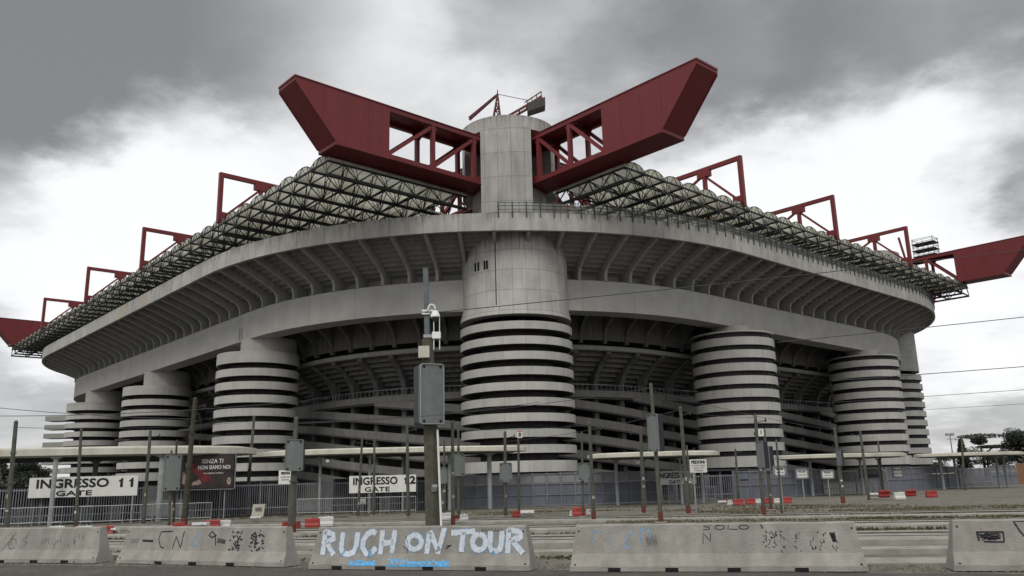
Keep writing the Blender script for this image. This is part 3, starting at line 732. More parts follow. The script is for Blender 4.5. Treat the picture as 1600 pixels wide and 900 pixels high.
wing(1.0, 115.2, 4.07, 34, lambda e, d, z: (e, -20.2 + d, z), 12.4)
# red cross frames standing on the roof
def frame(to):
    b_ = MB(); b_.bar(to(0, 40.6), to(0, 48.6), .62, .62, up=(0, 0, 1)); b_.bar(to(-.3, 48.3), to(62, 48.3), .6, .62)
    b_.bar(to(6.4, 40.2), to(6.4, 48.0), .55, .55); b_.bar(to(20, 40.2), to(20, 48.0), .55, .55)
    b_.bar(to(.9, 41.9), to(6.0, 46.9), .3, .34); b_.bar(to(7.2, 47.2), to(19.6, 41.2), .3, .34)
    a, c, d_, e_ = to(6.4, 48.0), to(9.0, 48.0), to(8.2, 46.4), to(6.9, 46.4)
    b_.bar(to(5.3, 47.6), to(7.6, 47.6), .66, 1.1); b_.bar(to(.1, 41.9), to(1.6, 41.9), .66, .9)
    b_.build('roof_frame', 'red_paint', st)
    c_ = MB(); c_.tube(to(.05, 40.9), to(.05, 38.0), .1, n=5); c_.build('hanger', 'truss_steel', st)
for e in (33.5, 68, 103, 140): frame(lambda d, z, e=e: (-29.3 + d, e, z))
for e in (28.1, 56.6, 86.2): frame(lambda d, z, e=e: (e, -20.2 + d, z))

# ---- small tower crane standing behind the corner tower head
cr_o = thing('tower_crane', 'small red lattice crane with grey counterweight box standing on the nearest tower head', 'crane', (T0[0] + .1, T0[1] + .4, 51.6), 0); cr_o.scale = (.95, .95, .86)
b_ = MB()
for dx, dy in ((-.9, -.9), (.9, -.9), (.9, .9), (-.9, .9)): b_.tube((-2.3 + dx, dy, 0), (-2.0, 0, 7.6), .14, n=5)
for z in (1.5, 3, 4.4, 5.6):
    r = .9 * (1 - z / 7.6)
    P = [(-2.3 + .3 * z / 7.6 + a * r, c * r, z) for a, c in ((-1, -1), (1, -1), (1, 1), (-1, 1))]
    for k in range(4): b_.tube(P[k], P[(k + 1) % 4], .09, n=4); b_.tube(P[k], (P[(k + 1) % 4][0], P[(k + 1) % 4][1], z - 1.3), .08, n=4)
b_.tube((-2, 0, 7.5), (-2, 0, 8.3), .08, n=5); b_.build('mast', 'crane_red', cr_o)
b_ = MB()
for dy in (-.4, .4): b_.bar((-6.5, dy, 3.0), (-2.0, dy * .2, 7.4), .26, .32)
for k in range(7): f = k / 7; b_.bar((-6.5 + 4.5 * f, -.4, 3 + 4.4 * f), (-6.5 + 4.5 * (f + .1), .4, 3 + 4.4 * (f + .1)), .15, .15)
b_.build('boom', 'crane_red', cr_o)
b_ = MB()
for dy in (-.7, .7):
    b_.bar((-1.0, dy, 2.6), (4.9, dy, 6.4), .26, .36); b_.bar((2.2, dy, 5.4), (4.9, dy, 7.4), .15, .15)
for k in range(6): f = k / 5; b_.bar((-1 + 5.9 * f, -.7, 2.6 + 3.8 * f), (-1 + 5.9 * f, .7, 2.6 + 3.8 * f), .2, .2)
for k in range(4): b_.bar((2.6 + .75 * k, -.7, 5.0 + .5 * k), (2.6 + .75 * k, -.7, 5.9 + .5 * k), .13, .13)
b_.build('counter_jib', 'crane_red', cr_o)
b_ = MB(); b_.poly([(2.6, -1.0, 3.6), (5.4, -1.0, 4.6), (5.4, -1.0, 6.2), (2.6, -1.0, 5.2)], (0, 2.0, 0)); b_.build('counterweight', 'shade_dark_concrete', cr_o)  # counterweight takes the darkened concrete as its own grey
b_ = MB(); b_.tube((-2, 0, 7.5), (3.0, 0, 6.1), .06, n=4); b_.build('stay_cable', 'wire', cr_o)

# ---- maintenance platform on the far right girder
def stw(a, bb, z): c_, s_ = math.cos(TH), math.sin(TH); return Vector((T0[0] + a * c_ - bb * s_, T0[1] + a * s_ + bb * c_, z))
p = stw(114, -13.2, 48.6)
mp_o = thing('access_platform', 'grey railed maintenance platform standing on the far right red girder', 'platform', p, TH)
b_ = MB()
for z in (.1, 1.5, 3.0): b_.box((0, 0, z), (3.2, 4.8, .16))
for x in (-1.5, 1.5):
    for y in (-2.2, 0, 2.2): b_.tube((x, y, 0), (x, y, 4.2 if y else 3.6), .07, n=5)
for z in (.8, 1.1, 2.2, 2.5, 3.8, 4.1):
    for x in (-1.5, 1.5): b_.tube((x, -2.2, z), (x, 2.2, z), .05, n=4)
    for y in (-2.2, 2.2): b_.tube((-1.5, y, z), (1.5, y, z), .05, n=4)
b_.build('deck', 'dark_metal', mp_o)
b_ = MB(); b_.bar((-2.6, 2.8, -6), (-3.0, 4.4, 5.0), .4, .4); b_.build('mast', 'red_paint', mp_o)

# ================================================================== STREET LEVEL
# ---- concrete barriers
PROF = [(-.31, 0), (-.31, .10), (-.19, .34), (-.115, .90), (-.09, .925), (.09, .925), (.115, .90), (.19, .34), (.31, .10), (.31, 0)]
def face_pt(x, h, lift):
    pr = [(-.31, .0), (-.31, .10), (-.19, .34), (-.115, .90)]
    for (y0, z0), (y1, z1) in zip(pr[:-1], pr[1:]):
        if h <= z1 or (y1, z1) == pr[-1]:
            f = (h - z0) / (z1 - z0); return (x, y0 + (y1 - y0) * f - lift, h)
def stroke(b_, pts, w_, lift):
    """painted line on the barrier's face: pts (x,h) in metres"""
    q = [pts[0]]
    for a, c in zip(pts[:-1], pts[1:]):
        n = max(1, int(math.hypot(c[0] - a[0], c[1] - a[1]) / .05))
        for k in range(1, n + 1): q.append((a[0] + (c[0] - a[0]) * k / n, a[1] + (c[1] - a[1]) * k / n))
    L_, R_ = [], []
    for k, p in enumerate(q):
        a, c = q[max(0, k - 1)], q[min(len(q) - 1, k + 1)]; dx, dy = c[0] - a[0], c[1] - a[1]; l = math.hypot(dx, dy) or 1
        ww = w_ / 2 * random.uniform(.85, 1.12)
        L_.append(face_pt(p[0] - dy / l * ww, min(.89, max(.02, p[1] + dx / l * ww)), lift)); R_.append(face_pt(p[0] + dy / l * ww, min(.89, max(.02, p[1] - dx / l * ww)), lift))
    i = b_.add(L_); j = b_.add(R_)
    for k in range(len(q) - 1): b_.face([i + k, j + k, j + k + 1, i + k + 1])
def arcp(cx, cy, rx, ry, a0, a1, n=10): return [(cx + rx * math.cos(math.radians(a0 + (a1 - a0) * k / n)), cy + ry * math.sin(math.radians(a0 + (a1 - a0) * k / n))) for k in range(n + 1)]
GL = {  # strokes in a unit box (w, h)
 'R': [[(0, 0), (.05, 1)], [(.0, .97), (.55, .85), (.6, .65), (.08, .5)], [(.2, .5), (.7, 0)]],
 'U': [[(.05, 1), (.02, .3), (.12, .08), (.4, .03), (.66, .12), (.76, .4), (.8, 1)]],
 'C': [[(.8, .9), (.6, 1), (.3, .9), (.05, .6), (.05, .3), (.3, .02), (.6, .05), (.85, .3)]],
 'H': [[(0, 0), (.05, 1)], [(.65, .05), (.75, 1)], [(.05, .45), (.7, .5)]],
 'O': [arcp(.4, .45, .4, .42, 90, 450, 14)],
 'N': [[(0, 0), (.1, .9)], [(.1, .95), (.6, .1)], [(.55, 0), (.85, 1.1)]],
 'T': [[(0, .85), (1.0, .92)], [(.5, .9), (.45, 0)]],
 'S': [[(.7, .9), (.35, 1), (.05, .75), (.6, .4), (.6, .1), (.0, 0)]],
 'L': [[(.1, 1), (0, .1), (.8, 0)]], '6': [[(.7, 1), (.25, .7), (.05, .3), (.3, 0), (.6, .15), (.6, .4), (.1, .4)]],
 '9': [[(.6, .7), (.3, .5), (.1, .75), (.3, 1), (.65, .95), (.5, 0)]], 'K': [[(0, 0), (0, 1)], [(.7, 1), (.05, .45), (.7, 0)]],
}
def word(b_, s_, x, h, hw, hh, w_, lift, adv=1.25):
    for ch in s_:
        if ch == ' ': x += hw * .45; continue
        for stk in GL[ch]: stroke(b_, [(x + a * hw, h + c * hh) for a, c in stk], w_, lift)
        x += hw * adv
def make_barrier(p0, p1, label, slots):
    p0, p1 = Vector(p0), Vector(p1); d = p1 - p0; L_ = d.length; rz = math.atan2(d.y, d.x); c = (p0 + p1) / 2
    nrm = Vector((-math.sin(rz), math.cos(rz))) * .31
    o = thing('concrete_barrier', label, 'barrier', (c.x + nrm.x, c.y + nrm.y, 0), rz, 'concrete road barriers')
    b_ = MB(); n = 26; i0 = len(b_.v); P = len(PROF)
    for k in range(n + 1):
        for j, (y, z) in enumerate(PROF):
            sh = .16 * z if k in (0,) else 0; x = -L_ / 2 + L_ * k / n
            if k == 0: x += .14 * z / .9
            if k == n: x -= .14 * z / .9
            zz = z + (random.uniform(-.006, .006) if 0 < j < P - 1 else 0)
            b_.v.append((x, y + random.uniform(-.003, .003), zz))
    for k in range(n):
        for j in range(P - 1): b_.face([i0 + k * P + j, i0 + (k + 1) * P + j, i0 + (k + 1) * P + j + 1, i0 + k * P + j + 1])
    b_.face([i0 + j for j in range(P)][::-1]); b_.face([i0 + n * P + j for j in range(P)])
    b_.build('body', 'barrier_concrete', o)
    for f in slots:
        b_ = MB(); b_.box((-L_ / 2 + f * L_, -.2, .035), (.26, .235, .075)); b_.build('drain_slot', 'slot_black', o)
    b_ = MB()
    for sx in (-1, 1):
        q = face_pt(sx * (L_ / 2 - .12), .13, .0); b_.tube((q[0], q[1] - .006, q[2]), (q[0], q[1] + .02, q[2]), .022, n=8)
        q = face_pt(sx * (L_ / 2 - .2), .8, .0); b_.tube((q[0], q[1] - .006, q[2]), (q[0], q[1] + .02, q[2]), .02, n=8)
    b_.build('bolt_hole', 'slot_black', o)
    return o, L_
G = lambda x, y: ground(x, y).xy
bA, LA = make_barrier((-16.6, 24.7), G(150, 880), 'grey concrete barrier at the left edge with faint black tags', (.12, .38, .60, .80))
bB, LB = make_barrier(G(181, 880), G(444, 886), 'concrete barrier tagged CN69 and two black scribbled squares', (.25, .47, .68, .88) and (.27, .48, .70))
bC, LC = make_barrier(G(481, 889), G(829, 892), 'concrete barrier sprayed RUCH ON TOUR in white and blue', (.14, .345, .56, .79))
bD, LD = make_barrier(G(890, 893), G(1358, 893), 'longest concrete barrier with SOLO scrawl and pale blue tags', (.16, .36, .57, .79))
bE, LE = make_barrier(G(1491, 892), (14.6, 14.9), 'concrete barrier at the right edge with a black scribbled box', (.25, .5, .75))
# the big white piece
b_ = MB(); xs = -LC / 2
def ruch(bm, wid, lift):
    s_ = LC / 348.
    for chs, px0, px1, y0, y1 in [('R', 501, 525, 869, 829), ('U', 531, 560, 869, 832), ('C', 566, 590, 868, 831), ('H', 597, 622, 868, 829), ('O', 640, 664, 861, 834), ('N', 671, 698, 867, 829),
                                  ('T', 708, 740, 864, 829), ('O', 741, 763, 862, 833), ('U', 767, 787, 864, 831), ('R', 794, 822, 866, 828)]:
        x0 = (px0 - 481) * s_ - LC / 2; wd = (px1 - px0) * s_; h0 = (891 - y0) / 66 * .92; hh = (y0 - y1) / 66 * .92
        for stk in GL[chs]:
            stroke(bm, [(x0 + a * wd * 1.15, h0 + c * hh * .97) for a, c in stk], wid, lift)
ruch(b_, .155, .003); b_.build('blue_outline', 'spray_blue', bC)
b_ = MB(); ruch(b_, .120, .006); b_.build('white_lettering', 'spray_white', bC)
b_ = MB(); random.seed(3)
for x0, x1, h0, h1 in ((-1.65, -.95, .09, .20), (-.7, .85, .07, .22)):
    x = x0; up = True
    pts = []
    while x < x1: pts.append((x, random.uniform(h0, h1))); x += random.uniform(.03, .07)
    stroke(b_, pts, .035, .004); stroke(b_, [(x0, h0 + .01), (x1, h0 + .02)], .04, .005)
    pts = [(q[0] + .02, h0 + h1 - q[1]) for q in pts]; stroke(b_, pts, .03, .0045)
b_.build('blue_scribble', 'spray_bright_blue', bC)
b_ = MB()
for k in range(7): x = 1.55 + .075 * k; stroke(b_, [(x, .79 + random.uniform(0, .03)), (x + .03, .87), (x + .05, .80)], .014, .008)
stroke(b_, [(-.3, .72), (-.22, .55), (-.22, .35)], .012, .008); stroke(b_, [(-.35, .5), (-.22, .42)], .012, .008); stroke(b_, [(.72, .5), (.85, .52), (.7, .44)], .02, .008)
b_.build('black_tag', 'spray_black', bC)
# CN69
b_ = MB(); s_ = LB / 263.
def LBx(px): return (px - 181) * s_ - LB / 2
def LBh(py): return (885 - py) / 60 * .92
stroke(b_, [(LBx(264), LBh(832)), (LBx(245), LBh(833)), (LBx(243), LBh(845)), (LBx(248), LBh(858)), (LBx(254), LBh(859))], .03, .003)
stroke(b_, [(LBx(268), LBh(861)), (LBx(271), LBh(840)), (LBx(281), LBh(859)), (LBx(283), LBh(832))], .03, .003)
stroke(b_, [(LBx(336), LBh(855)), (LBx(333), LBh(838)), (LBx(328), LBh(832)), (LBx(323), LBh(838)), (LBx(329), LBh(842)), (LBx(335), LBh(838))], .035, .003)
for k in range(3): stroke(b_, [(LBx(216), LBh(846 + k * 1.5)), (LBx(234), LBh(847 + k * 1.2))], .02, .003 + k * .001)
for k in range(4): stroke(b_, [(LBx(337), LBh(843 + k * 2)), (LBx(350), LBh(846 + k * 1.6))], .02, .003 + k * .001)
for cx in (366, 396):
    for k in range(46):
        a = (LBx(cx + random.uniform(-9, 9)), LBh(random.uniform(832, 862))); stroke(b_, [a, (a[0] + random.uniform(-.09, .09), a[1] + random.uniform(-.05, .05))], random.uniform(.02, .05), .003 + .0001 * k)
b_.build('black_tag', 'spray_black', bB)
b_ = MB(); stroke(b_, [(LBx(312), LBh(832)), (LBx(300), LBh(845)), (LBx(297), LBh(855)), (LBx(306), LBh(856)), (LBx(308), LBh(846))], .035, .003); b_.build('blue_tag', 'spray_blue', bB)
b_ = MB()
for k in range(9): x = -LB / 2 + .35 + k * .03; stroke(b_, [(x, .5), (x + .02, .62)], .02, .003)
b_.build('grey_tag', 'spray_grey', bB)
b_ = MB(); s_ = LA / 175.
for k, px in enumerate((10, 22, 34, 56, 72)):
    x = LA / 2 - (150 - px) * .034
    stroke(b_, [(x, .75), (x - .03, .6), (x + .02, .45)], .022, .003)
stroke(b_, [(LA / 2 - 3.1, .80), (LA / 2 - 3.3, .55), (LA / 2 - 3.6, .2)], .03, .003); stroke(b_, arcp(LA / 2 - 3.15, .50, .14, .14, 0, 330), .025, .0035)
stroke(b_, [(LA / 2 - 2.6, .78), (LA / 2 - 2.8, .6), (LA / 2 - 2.6, .5), (LA / 2 - 2.85, .38)], .025, .003)
for k in range(40):
    a = (LA / 2 - random.uniform(.6, 2.3), random.uniform(.42, .74)); stroke(b_, [a, (a[0] + random.uniform(-.03, .03), a[1] + random.uniform(-.12, .12))], .016, .003 + .0001 * k)
b_.build('black_tag', 'spray_grey', bA)
# SOLO etc.
s_ = LD / 468.
def DX(px): return (px - 890) * s_ - LD / 2
def DH(py): return (893 - py) / 76 * .92
b_ = MB()
for ch, px in (('S', 1112), ('O', 1132), ('L', 1152), ('O', 1170)):
    for stk in GL[ch]: stroke(b_, [(DX(px + a * 19), DH(827 - c * 8)) for a, c in stk], .02, .003)
stroke(b_, [(DX(1204), DH(817)), (DX(1207), DH(826))], .03, .003)
stroke(b_, [(DX(1111), DH(850)), (DX(1112), DH(832)), (DX(1123), DH(846)), (DX(1124), DH(832))], .016, .003)
for k in range(70):
    px = random.choice((random.uniform(1208, 1235), random.uniform(1252, 1262), random.uniform(1275, 1320), random.uniform(1205, 1240)))
    a = (DX(px), DH(random.uniform(830, 862))); stroke(b_, [a, (a[0] + random.uniform(-.04, .04), a[1] + random.uniform(-.07, .07))], .016, .003 + .0001 * k)
for k in range(10): stroke(b_, [(DX(1308 + k * .8), DH(833 + k % 3)), (DX(1312 + k * .5), DH(848))], .02, .004)
b_.build('black_tag', 'spray_black', bD)
b_ = MB()
stroke(b_, [(DX(945), DH(827)), (DX(928), DH(830)), (DX(929), DH(845))], .025, .003)
stroke(b_, [(DX(958), DH(828)), (DX(959), DH(845)), (DX(964), DH(857))], .022, .003)
stroke(b_, [(DX(997), DH(827)), (DX(985), DH(843)), (DX(986), DH(858)), (DX(991), DH(853))], .04, .003)
stroke(b_, arcp(DX(1017), DH(836), .11, .16, -20, 200), .045, .003); stroke(b_, [(DX(1010), DH(838)), (DX(1010), DH(848))], .03, .003)
b_.build('blue_tag', 'spray_blue', bD)
b_ = MB()
for k in range(16): stroke(b_, [(DX(1018 + k * 1.2), DH(833 + (k * 7) % 9)), (DX(1020 + k * 1.2), DH(848 + (k * 5) % 8))], .014, .005)
b_.build('grey_tag', 'spray_grey', bD)
b_ = MB(); s_ = .0127
def EX(px): return -LE / 2 + (px - 1491) * s_
def EH(py): return (893 - py) / 85 * .92
for a, c in (((1532, 829), (1569, 829)), ((1569, 829), (1568, 845)), ((1533, 829), (1534, 844)), ((1540, 845), (1568, 846))): stroke(b_, [(EX(a[0]), EH(a[1])), (EX(c[0]), EH(c[1]))], .035, .003)
for k in range(26): stroke(b_, [(EX(random.uniform(1534, 1567)), EH(random.uniform(831, 844))), (EX(random.uniform(1534, 1567)), EH(random.uniform(831, 844)))], .018, .004)
stroke(b_, [(EX(1640), EH(809)), (EX(1586), EH(811)), (EX(1592, ), EH(828)), (EX(1602), EH(845)), (EX(1620), EH(856))], .035, .003)
b_.build('black_tag', 'spray_black', bE)
random.seed(11)

# ---- plastic road barriers, red and white
def make_plastic(name, matn, cat='plastic barrier'):
    o = thing(name, 'x', cat, (0, 0, 0), 0)
    b_ = MB(); pr_ = [(-.22, 0), (-.22, .16), (-.12, .30), (-.11, .56), (-.08, .62), (.08, .62), (.11, .56), (.12, .30), (.22, .16), (.22, 0)]
    i = 0; n = 8; Pn = len(pr_)
    for k in range(n + 1):
        f = .93 if k in (0, n) else (1.0 if k % 2 else .93)
        for (y, z) in pr_: b_.v.append((-.5 + k / n, y * f, z * (1 if k not in (0, n) else .97)))
    for k in range(n):
        for j in range(Pn - 1): b_.face([k * Pn + j, (k + 1) * Pn + j, (k + 1) * Pn + j + 1, k * Pn + j + 1])
    b_.face([j for j in range(Pn)][::-1]); b_.face([n * Pn + j for j in range(Pn)])
    b_.build('body', matn, o); b_ = MB(); b_.tube((.15, 0, .6), (.15, 0, .67), .06, n=8); b_.build('filler_cap', matn, o)
    return o
protos = {'r': make_plastic('plastic_road_barrier', 'plastic_red'), 'w': make_plastic('plastic_road_barrier', 'plastic_white')}
used = set()
PL = [  # px, py(bottom), colour, heading, scale, tilt, label
 (88, 838, 'w', 0, 1.0, 0, 'white plastic barrier showing over the barrier left of a red one, leftmost of its row'),
 (108, 838, 'r', .1, .9, 0, 'red plastic barrier wedged between two white ones at the far left'),
 (131, 838, 'w', 0, 1.0, 0, 'white plastic barrier just left of the first gap between concrete barriers'),
 (163, 838, 'r', .3, 1.0, 0, 'red plastic barrier in the first gap between concrete barriers'),
 (179, 837, 'w', -.2, .75, 1.2, 'white plastic barrier fallen over in the first gap, beside a red one'),
 (279, 828, 'r', .4, .8, 0, 'red plastic barrier left of the rusty pole foot'),
 (296, 828, 'r', -.3, .5, 0, 'red plastic barrier right of the rusty pole foot'),
 (316, 828, 'w', 0, 1.0, 1.3, 'white plastic barrier lying low between two red ones left of centre'),
 (331, 827, 'r', .1, 1.0, 0, 'red plastic barrier under the billboard right post'),
 (350, 826, 'w', 0, .9, 0, 'white plastic barrier right of the red one under the billboard'),
 (399, 817, 'w', .3, .8, 1.2, 'white plastic barrier lying in front of a white upright box'),
 (447, 826, 'r', 1.2, .7, 0, 'red plastic barrier left of the thick green pole foot'),
 (465, 824, 'r', 1.4, .6, 0, 'red plastic barrier right of the thick green pole foot'),
 (488, 824, 'r', 0, .95, 0, 'red plastic barrier paired with a white one over RUCH'),
 (509, 822, 'w', .1, 1.0, 0, 'white plastic barrier paired with a red one over RUCH'),
 (698, 812, 'w', .2, .8, 0, 'white plastic barrier right of the tall wooden mast foot'),
 (713, 812, 'r', 1.1, .5, 0, 'small red plastic barrier between two white ones near the corner tower'),
 (725, 813, 'w', .9, .7, 0, 'white plastic barrier at the foot of the corner tower poles'),
 (808, 808, 'r', .7, .75, 0, 'red plastic barrier under the number eight sign'),
 (824, 808, 'w', 0, 1.0, 1.35, 'white plastic barrier lying flat beside the red one under the number sign'),
 (894, 806, 'w', 1.2, .6, 0, 'white plastic barrier at the left end of the middle red one'),
 (905, 806, 'r', 0, 1.0, 0, 'red plastic barrier flanked by two white ones right of the corner tower'),
 (919, 804, 'w', 1.2, .6, 0, 'white plastic barrier at the right end of the middle red one'),
 (1128, 790, 'w', 0, .9, 1.35, 'white plastic barrier lying at the left of the long red and white row'),
 (1133, 787, 'r', .2, .7, 0, 'red plastic barrier starting the long red and white row'),
 (1141, 789, 'w', .9, .9, 0, 'white plastic barrier upright near the start of the long row'),
 (1154, 789, 'r', 0, 1.1, 0, 'red plastic barrier in the long row left of the glazed tower'),
 (1173, 788, 'r', 0, 1.1, 0, 'red plastic barrier in the long row between a red and a white one'),
 (1185, 786, 'w', .2, .8, 0, 'white plastic barrier in the long row left of the twin signal poles'),
 (1201, 787, 'r', 0, 1.1, 0, 'red plastic barrier in the long row behind the twin signal poles'),
 (1215, 786, 'w', .1, .9, 0, 'white plastic barrier in the long row right of the twin signal poles'),
 (1230, 786, 'r', 0, 1.1, 0, 'red plastic barrier ending the long row on the right'),
 (1362, 782, 'w', .1, 1.2, .9, 'white plastic barrier at the left of the farthest row'),
 (1381, 780, 'r', .1, 1.3, .5, 'red plastic barrier between two white ones in the farthest row'),
 (1406, 780, 'w', .1, 1.3, 0, 'white plastic barrier between red and orange in the farthest row'),
 (1423, 778, 'r', 0, 1.2, .6, 'faded red plastic barrier right of a white one in the farthest row'),
 (1456, 777, 'r', 0, 1.3, 0, 'red plastic barrier standing alone farthest to the right'),
]
for (px, py, c, rz, sc_, tilt, lab) in PL:
    if c in used: o = copy_tree(protos[c])
    else: o = protos[c]; used.add(c)
    g_ = ground(px, py); o.location = (g_.x, g_.y, .0 if not tilt else .18); o.rotation_euler = (tilt, 0, rz); sz = sc_ * (.54 if 1120 < px < 1240 else .56 if px > 1300 else .70); o.scale = (sz, sz, sz)
    tag(o, lab, 'plastic barrier', 'red and white plastic road barriers')

# ---- poles
def pole(px, py, tx, ty, wpx, matn, label, name='tram_pole', base=True, arm=None, box=None, taper=.75, group='tram line poles', collar=True):
    g_ = ground(px, py); d = g_.y; tp = at_y(tx, ty, d); r = wpx * .86 / F_PX * d / 2
    o = thing(name, label, 'pole', g_, 0, group)
    b_ = MB(); top = tp - g_
    b_.tube((0, 0, -.02), top, r, r * taper, n=12)
    b_.build('shaft', matn, o, smooth=True)
    if base:
        b_ = MB(); b_.tube((0, 0, 0), top * ((.42 if wpx >= 7 else .16) / max(1, top.z)), r * 1.12, r * 1.10, n=12); b_.build('painted_foot', 'pole_base_red', o, smooth=True)
        b_ = MB(); b_.tube((0, 0, 0), (0, 0, .05), r * 2.6, n=12); b_.build('footing', 'slab', o)
    if collar:
        for f in (.45, .72): b_ = MB(); b_.tube(top * f, top * (f + .012), r * 1.12, n=12); b_.build('collar', matn, o)
        b_ = MB(); b_.tube(top, top + Vector((0, 0, .1)), r * taper * 1.2, r * .3, n=10); b_.build('cap', matn, o)
    prn = random.Random(int(px * 7 + py))
    for _ in range(prn.choice((0, 1, 2, 2))):
        z = prn.uniform(.7, 2.3); c = top * (z / max(1, top.z)); b_ = MB(); b_.box((c.x + prn.uniform(-.3, .3) * r, -r * 1.04, c.z), (prn.uniform(.07, .14), .02, prn.uniform(.08, .18))); b_.build('sticker', prn.choice(('sign_white', 'poster_pale', 'galvanised')), o)
    if prn.random() < .45:
        b_ = MB(); c = top * .93; sg = prn.choice((-1, 1)); b_.tube(c, c + Vector((sg * .55, .1, .12)), .02, n=5); b_.tube(c + Vector((sg * .5, .1, .02)), c + Vector((sg * .5, .1, .2)), .035, n=6); b_.build('bracket_arm', 'dark_metal', o)
    return o, top, r, d
def panel(o, top, r, d, x0, y0, x1, y1, depth=.22, rz=0., name='equipment_panel', thick_side='l', big=False):
    """box mounted on a pole, seen from its grey back: four corner fixings, dark front casing"""
    c = at_y((x0 + x1) / 2, (y0 + y1) / 2, d) - o.location; w_ = (x1 - x0) / F_PX * d; h = (y1 - y0) / F_PX * d
    pan = MB(); cr_, sr = math.cos(rz), math.sin(rz)
    pts = []; rr = min(w_, h) * .1
    for cx, cy, a in ((w_ / 2 - rr, h / 2 - rr, 0), (-w_ / 2 + rr, h / 2 - rr, 90), (-w_ / 2 + rr, -h / 2 + rr, 180), (w_ / 2 - rr, -h / 2 + rr, 270)):
        for k in range(4): t_ = math.radians(a + 30 * k); pts.append((cx + rr * math.cos(t_), cy + rr * math.sin(t_)))
    def T(x, y, z): return (c.x + x * cr_ - y * sr, -r - .02 + x * sr + y * cr_, c.z + z)
    pan.poly([T(x, -depth * .35, z) for x, z in pts], Vector(T(0, 0, 0)) - Vector(T(0, -depth * .35, 0)))
    po = pan.build(name, 'panel_grey', o)
    b_ = MB(); b_.poly([T(x * .98, 0.002, z * .99) for x, z in pts], Vector(T(0, depth, 0)) - Vector(T(0, 0, 0))); b_.build('casing', 'panel_dark', po)
    b_ = MB(); rim = [T(x * .97, -depth * .35 - .012, z * .98) for x, z in pts]
    for k in range(len(rim)): b_.bar(rim[k], rim[(k + 1) % len(rim)], .035 * (2 if big else 1), .03)
    b_.build('rim', 'galvanised' if big else 'panel_grey', po)
    b_ = MB(); fx = .12 * w_
    for sx in (-1, 1):
        for sz in (-1, 1): 
            p = T(sx * (w_ / 2 - fx * 1.3), -depth * .35 - .015, sz * (h / 2 - fx * 1.1)); b_.box(p, (fx * .75, .03, fx * .75), rz)
    b_.build('fixing', 'slot_black', po)
    return po, T, w_, h

pole(9, 838, 25, 660, 9, 'pole_green', 'green pole closest to the left edge of the view')
pole(118, 824, 127, 672, 6.5, 'pole_green', 'slim green pole crossing the R of the first gate sign')
pole(224, 820, 235, 674, 6.5, 'pole_green', 'slim green pole right of the first gate sign')
pole(271, 822, 276, 690, 4.5, 'pole_rust', 'thin brown post behind the rusty pole and left billboard edge', base=False)
o, top, r, d = pole(287, 823, 305, 624, 10, 'pole_rust', 'rusty brown pole leaning across the billboard')
o, top, r, d = pole(264, 823, 268, 706, 5, 'pole_green', 'short green pole carrying a grey panel at the billboard left edge'); panel(o, top, r, d, 259, 712, 284, 765)
pole(384, 805, 397, 652, 6.5, 'pole_green', 'green pole right of the billboard')
o, top, r, d = pole(455, 836, 463, 655, 15, 'pole_green', 'thick mossy green pole with big red foot left of centre', taper=.5); panel(o, top, r, d, 449, 688, 476, 735)
pole(559, 808, 566, 684, 5, 'pole_green', 'thin green pole under the left part of the middle gate sign', base=True)
pole(584, 806, 585, 686, 5, 'pole_green', 'thin green pole in front of the letter R of the middle gate sign')
pole(638, 808, 636, 664, 6.5, 'pole_green', 'green pole hiding a digit of the middle gate sign')
pole(695, 806, 694, 688, 4.5, 'pole_green', 'thin green pole right of the wooden mast')
o, top, r, d = pole(692, 808, 693, 720, 4, 'pole_green', 'short green pole with a small grey panel beside the wooden mast'); panel(o, top, r, d, 687, 731, 699, 755)
pole(708, 822, 707, 660, 7, 'pole_green', 'green pole left of the grey panel near the corner tower')
o, top, r, d = pole(717, 812, 716, 662, 5.5, 'pole_green', 'green pole carrying a grey panel at the corner tower left edge'); panel(o, top, r, d, 706, 710, 726, 743)
o, top, r, d = pole(790, 807, 789, 676, 6.5, 'pole_green', 'green pole with a grey panel in front of the corner tower'); panel(o, top, r, d, 781, 724, 800, 752)
o, top, r, d = pole(811, 802, 810, 686, 5, 'pole_green', 'green pole carrying the white number eight plate')
b_ = MB(); c = at_y(812, 679, d) - o.location; b_.box((c.x, -.08, c.z), (.32, .03, .40)); pl8 = b_.build('number_plate', 'sign_white', o)
text('8', .34, (c.x, -.10, c.z - .02), 'black_letters', pl8, bold=.008)
b_ = MB(); b_.box((c.x, -.098, c.z + .19), (.32, .01, .05)); b_.build('red_stripe', 'red_disc', pl8)
o, top, r, d = pole(911, 808, 909, 678, 5, 'pole_green', 'green pole with a grey panel right of the corner tower'); panel(o, top, r, d, 904, 724, 922, 750)
pole(928, 814, 921, 662, 7, 'pole_green', 'green pole with red foot standing next to a panel pole right of the tower')
pole(1006, 803, 1001, 670, 7, 'pole_green', 'tall green pole under the disc canopy')
o, top, r, d = pole(1033, 817, 1017, 602, 8, 'pole_green', 'leaning green pole carrying a tall edge-on grey panel'); panel(o, top, r, d, 1012, 648, 1031, 705, depth=.3, rz=-.9)
pole(1076, 804, 1063, 638, 8, 'pole_green', 'green pole left of the pedestrian notice board')
pole(1082, 790, 1073, 698, 4, 'pole_green', 'thin green pole behind the pedestrian notice board')
pole(1154, 782, 1149, 703, 4.5, 'pole_green', 'thin green pole in front of the near glazed tower')
o, top, r, d = pole(1194, 806, 1180, 650, 7, 'pole_green', 'left pole of a signal pair with red foot and edge-on panel'); panel(o, top, r, d, 1183, 690, 1194, 731, depth=.3, rz=-1.0)
o, top, r, d = pole(1205, 797, 1194, 672, 6, 'pole_green', 'right pole of the signal pair with one plate on top'); panel(o, top, r, d, 1195, 698, 1203, 735, depth=.3, rz=-1.0)
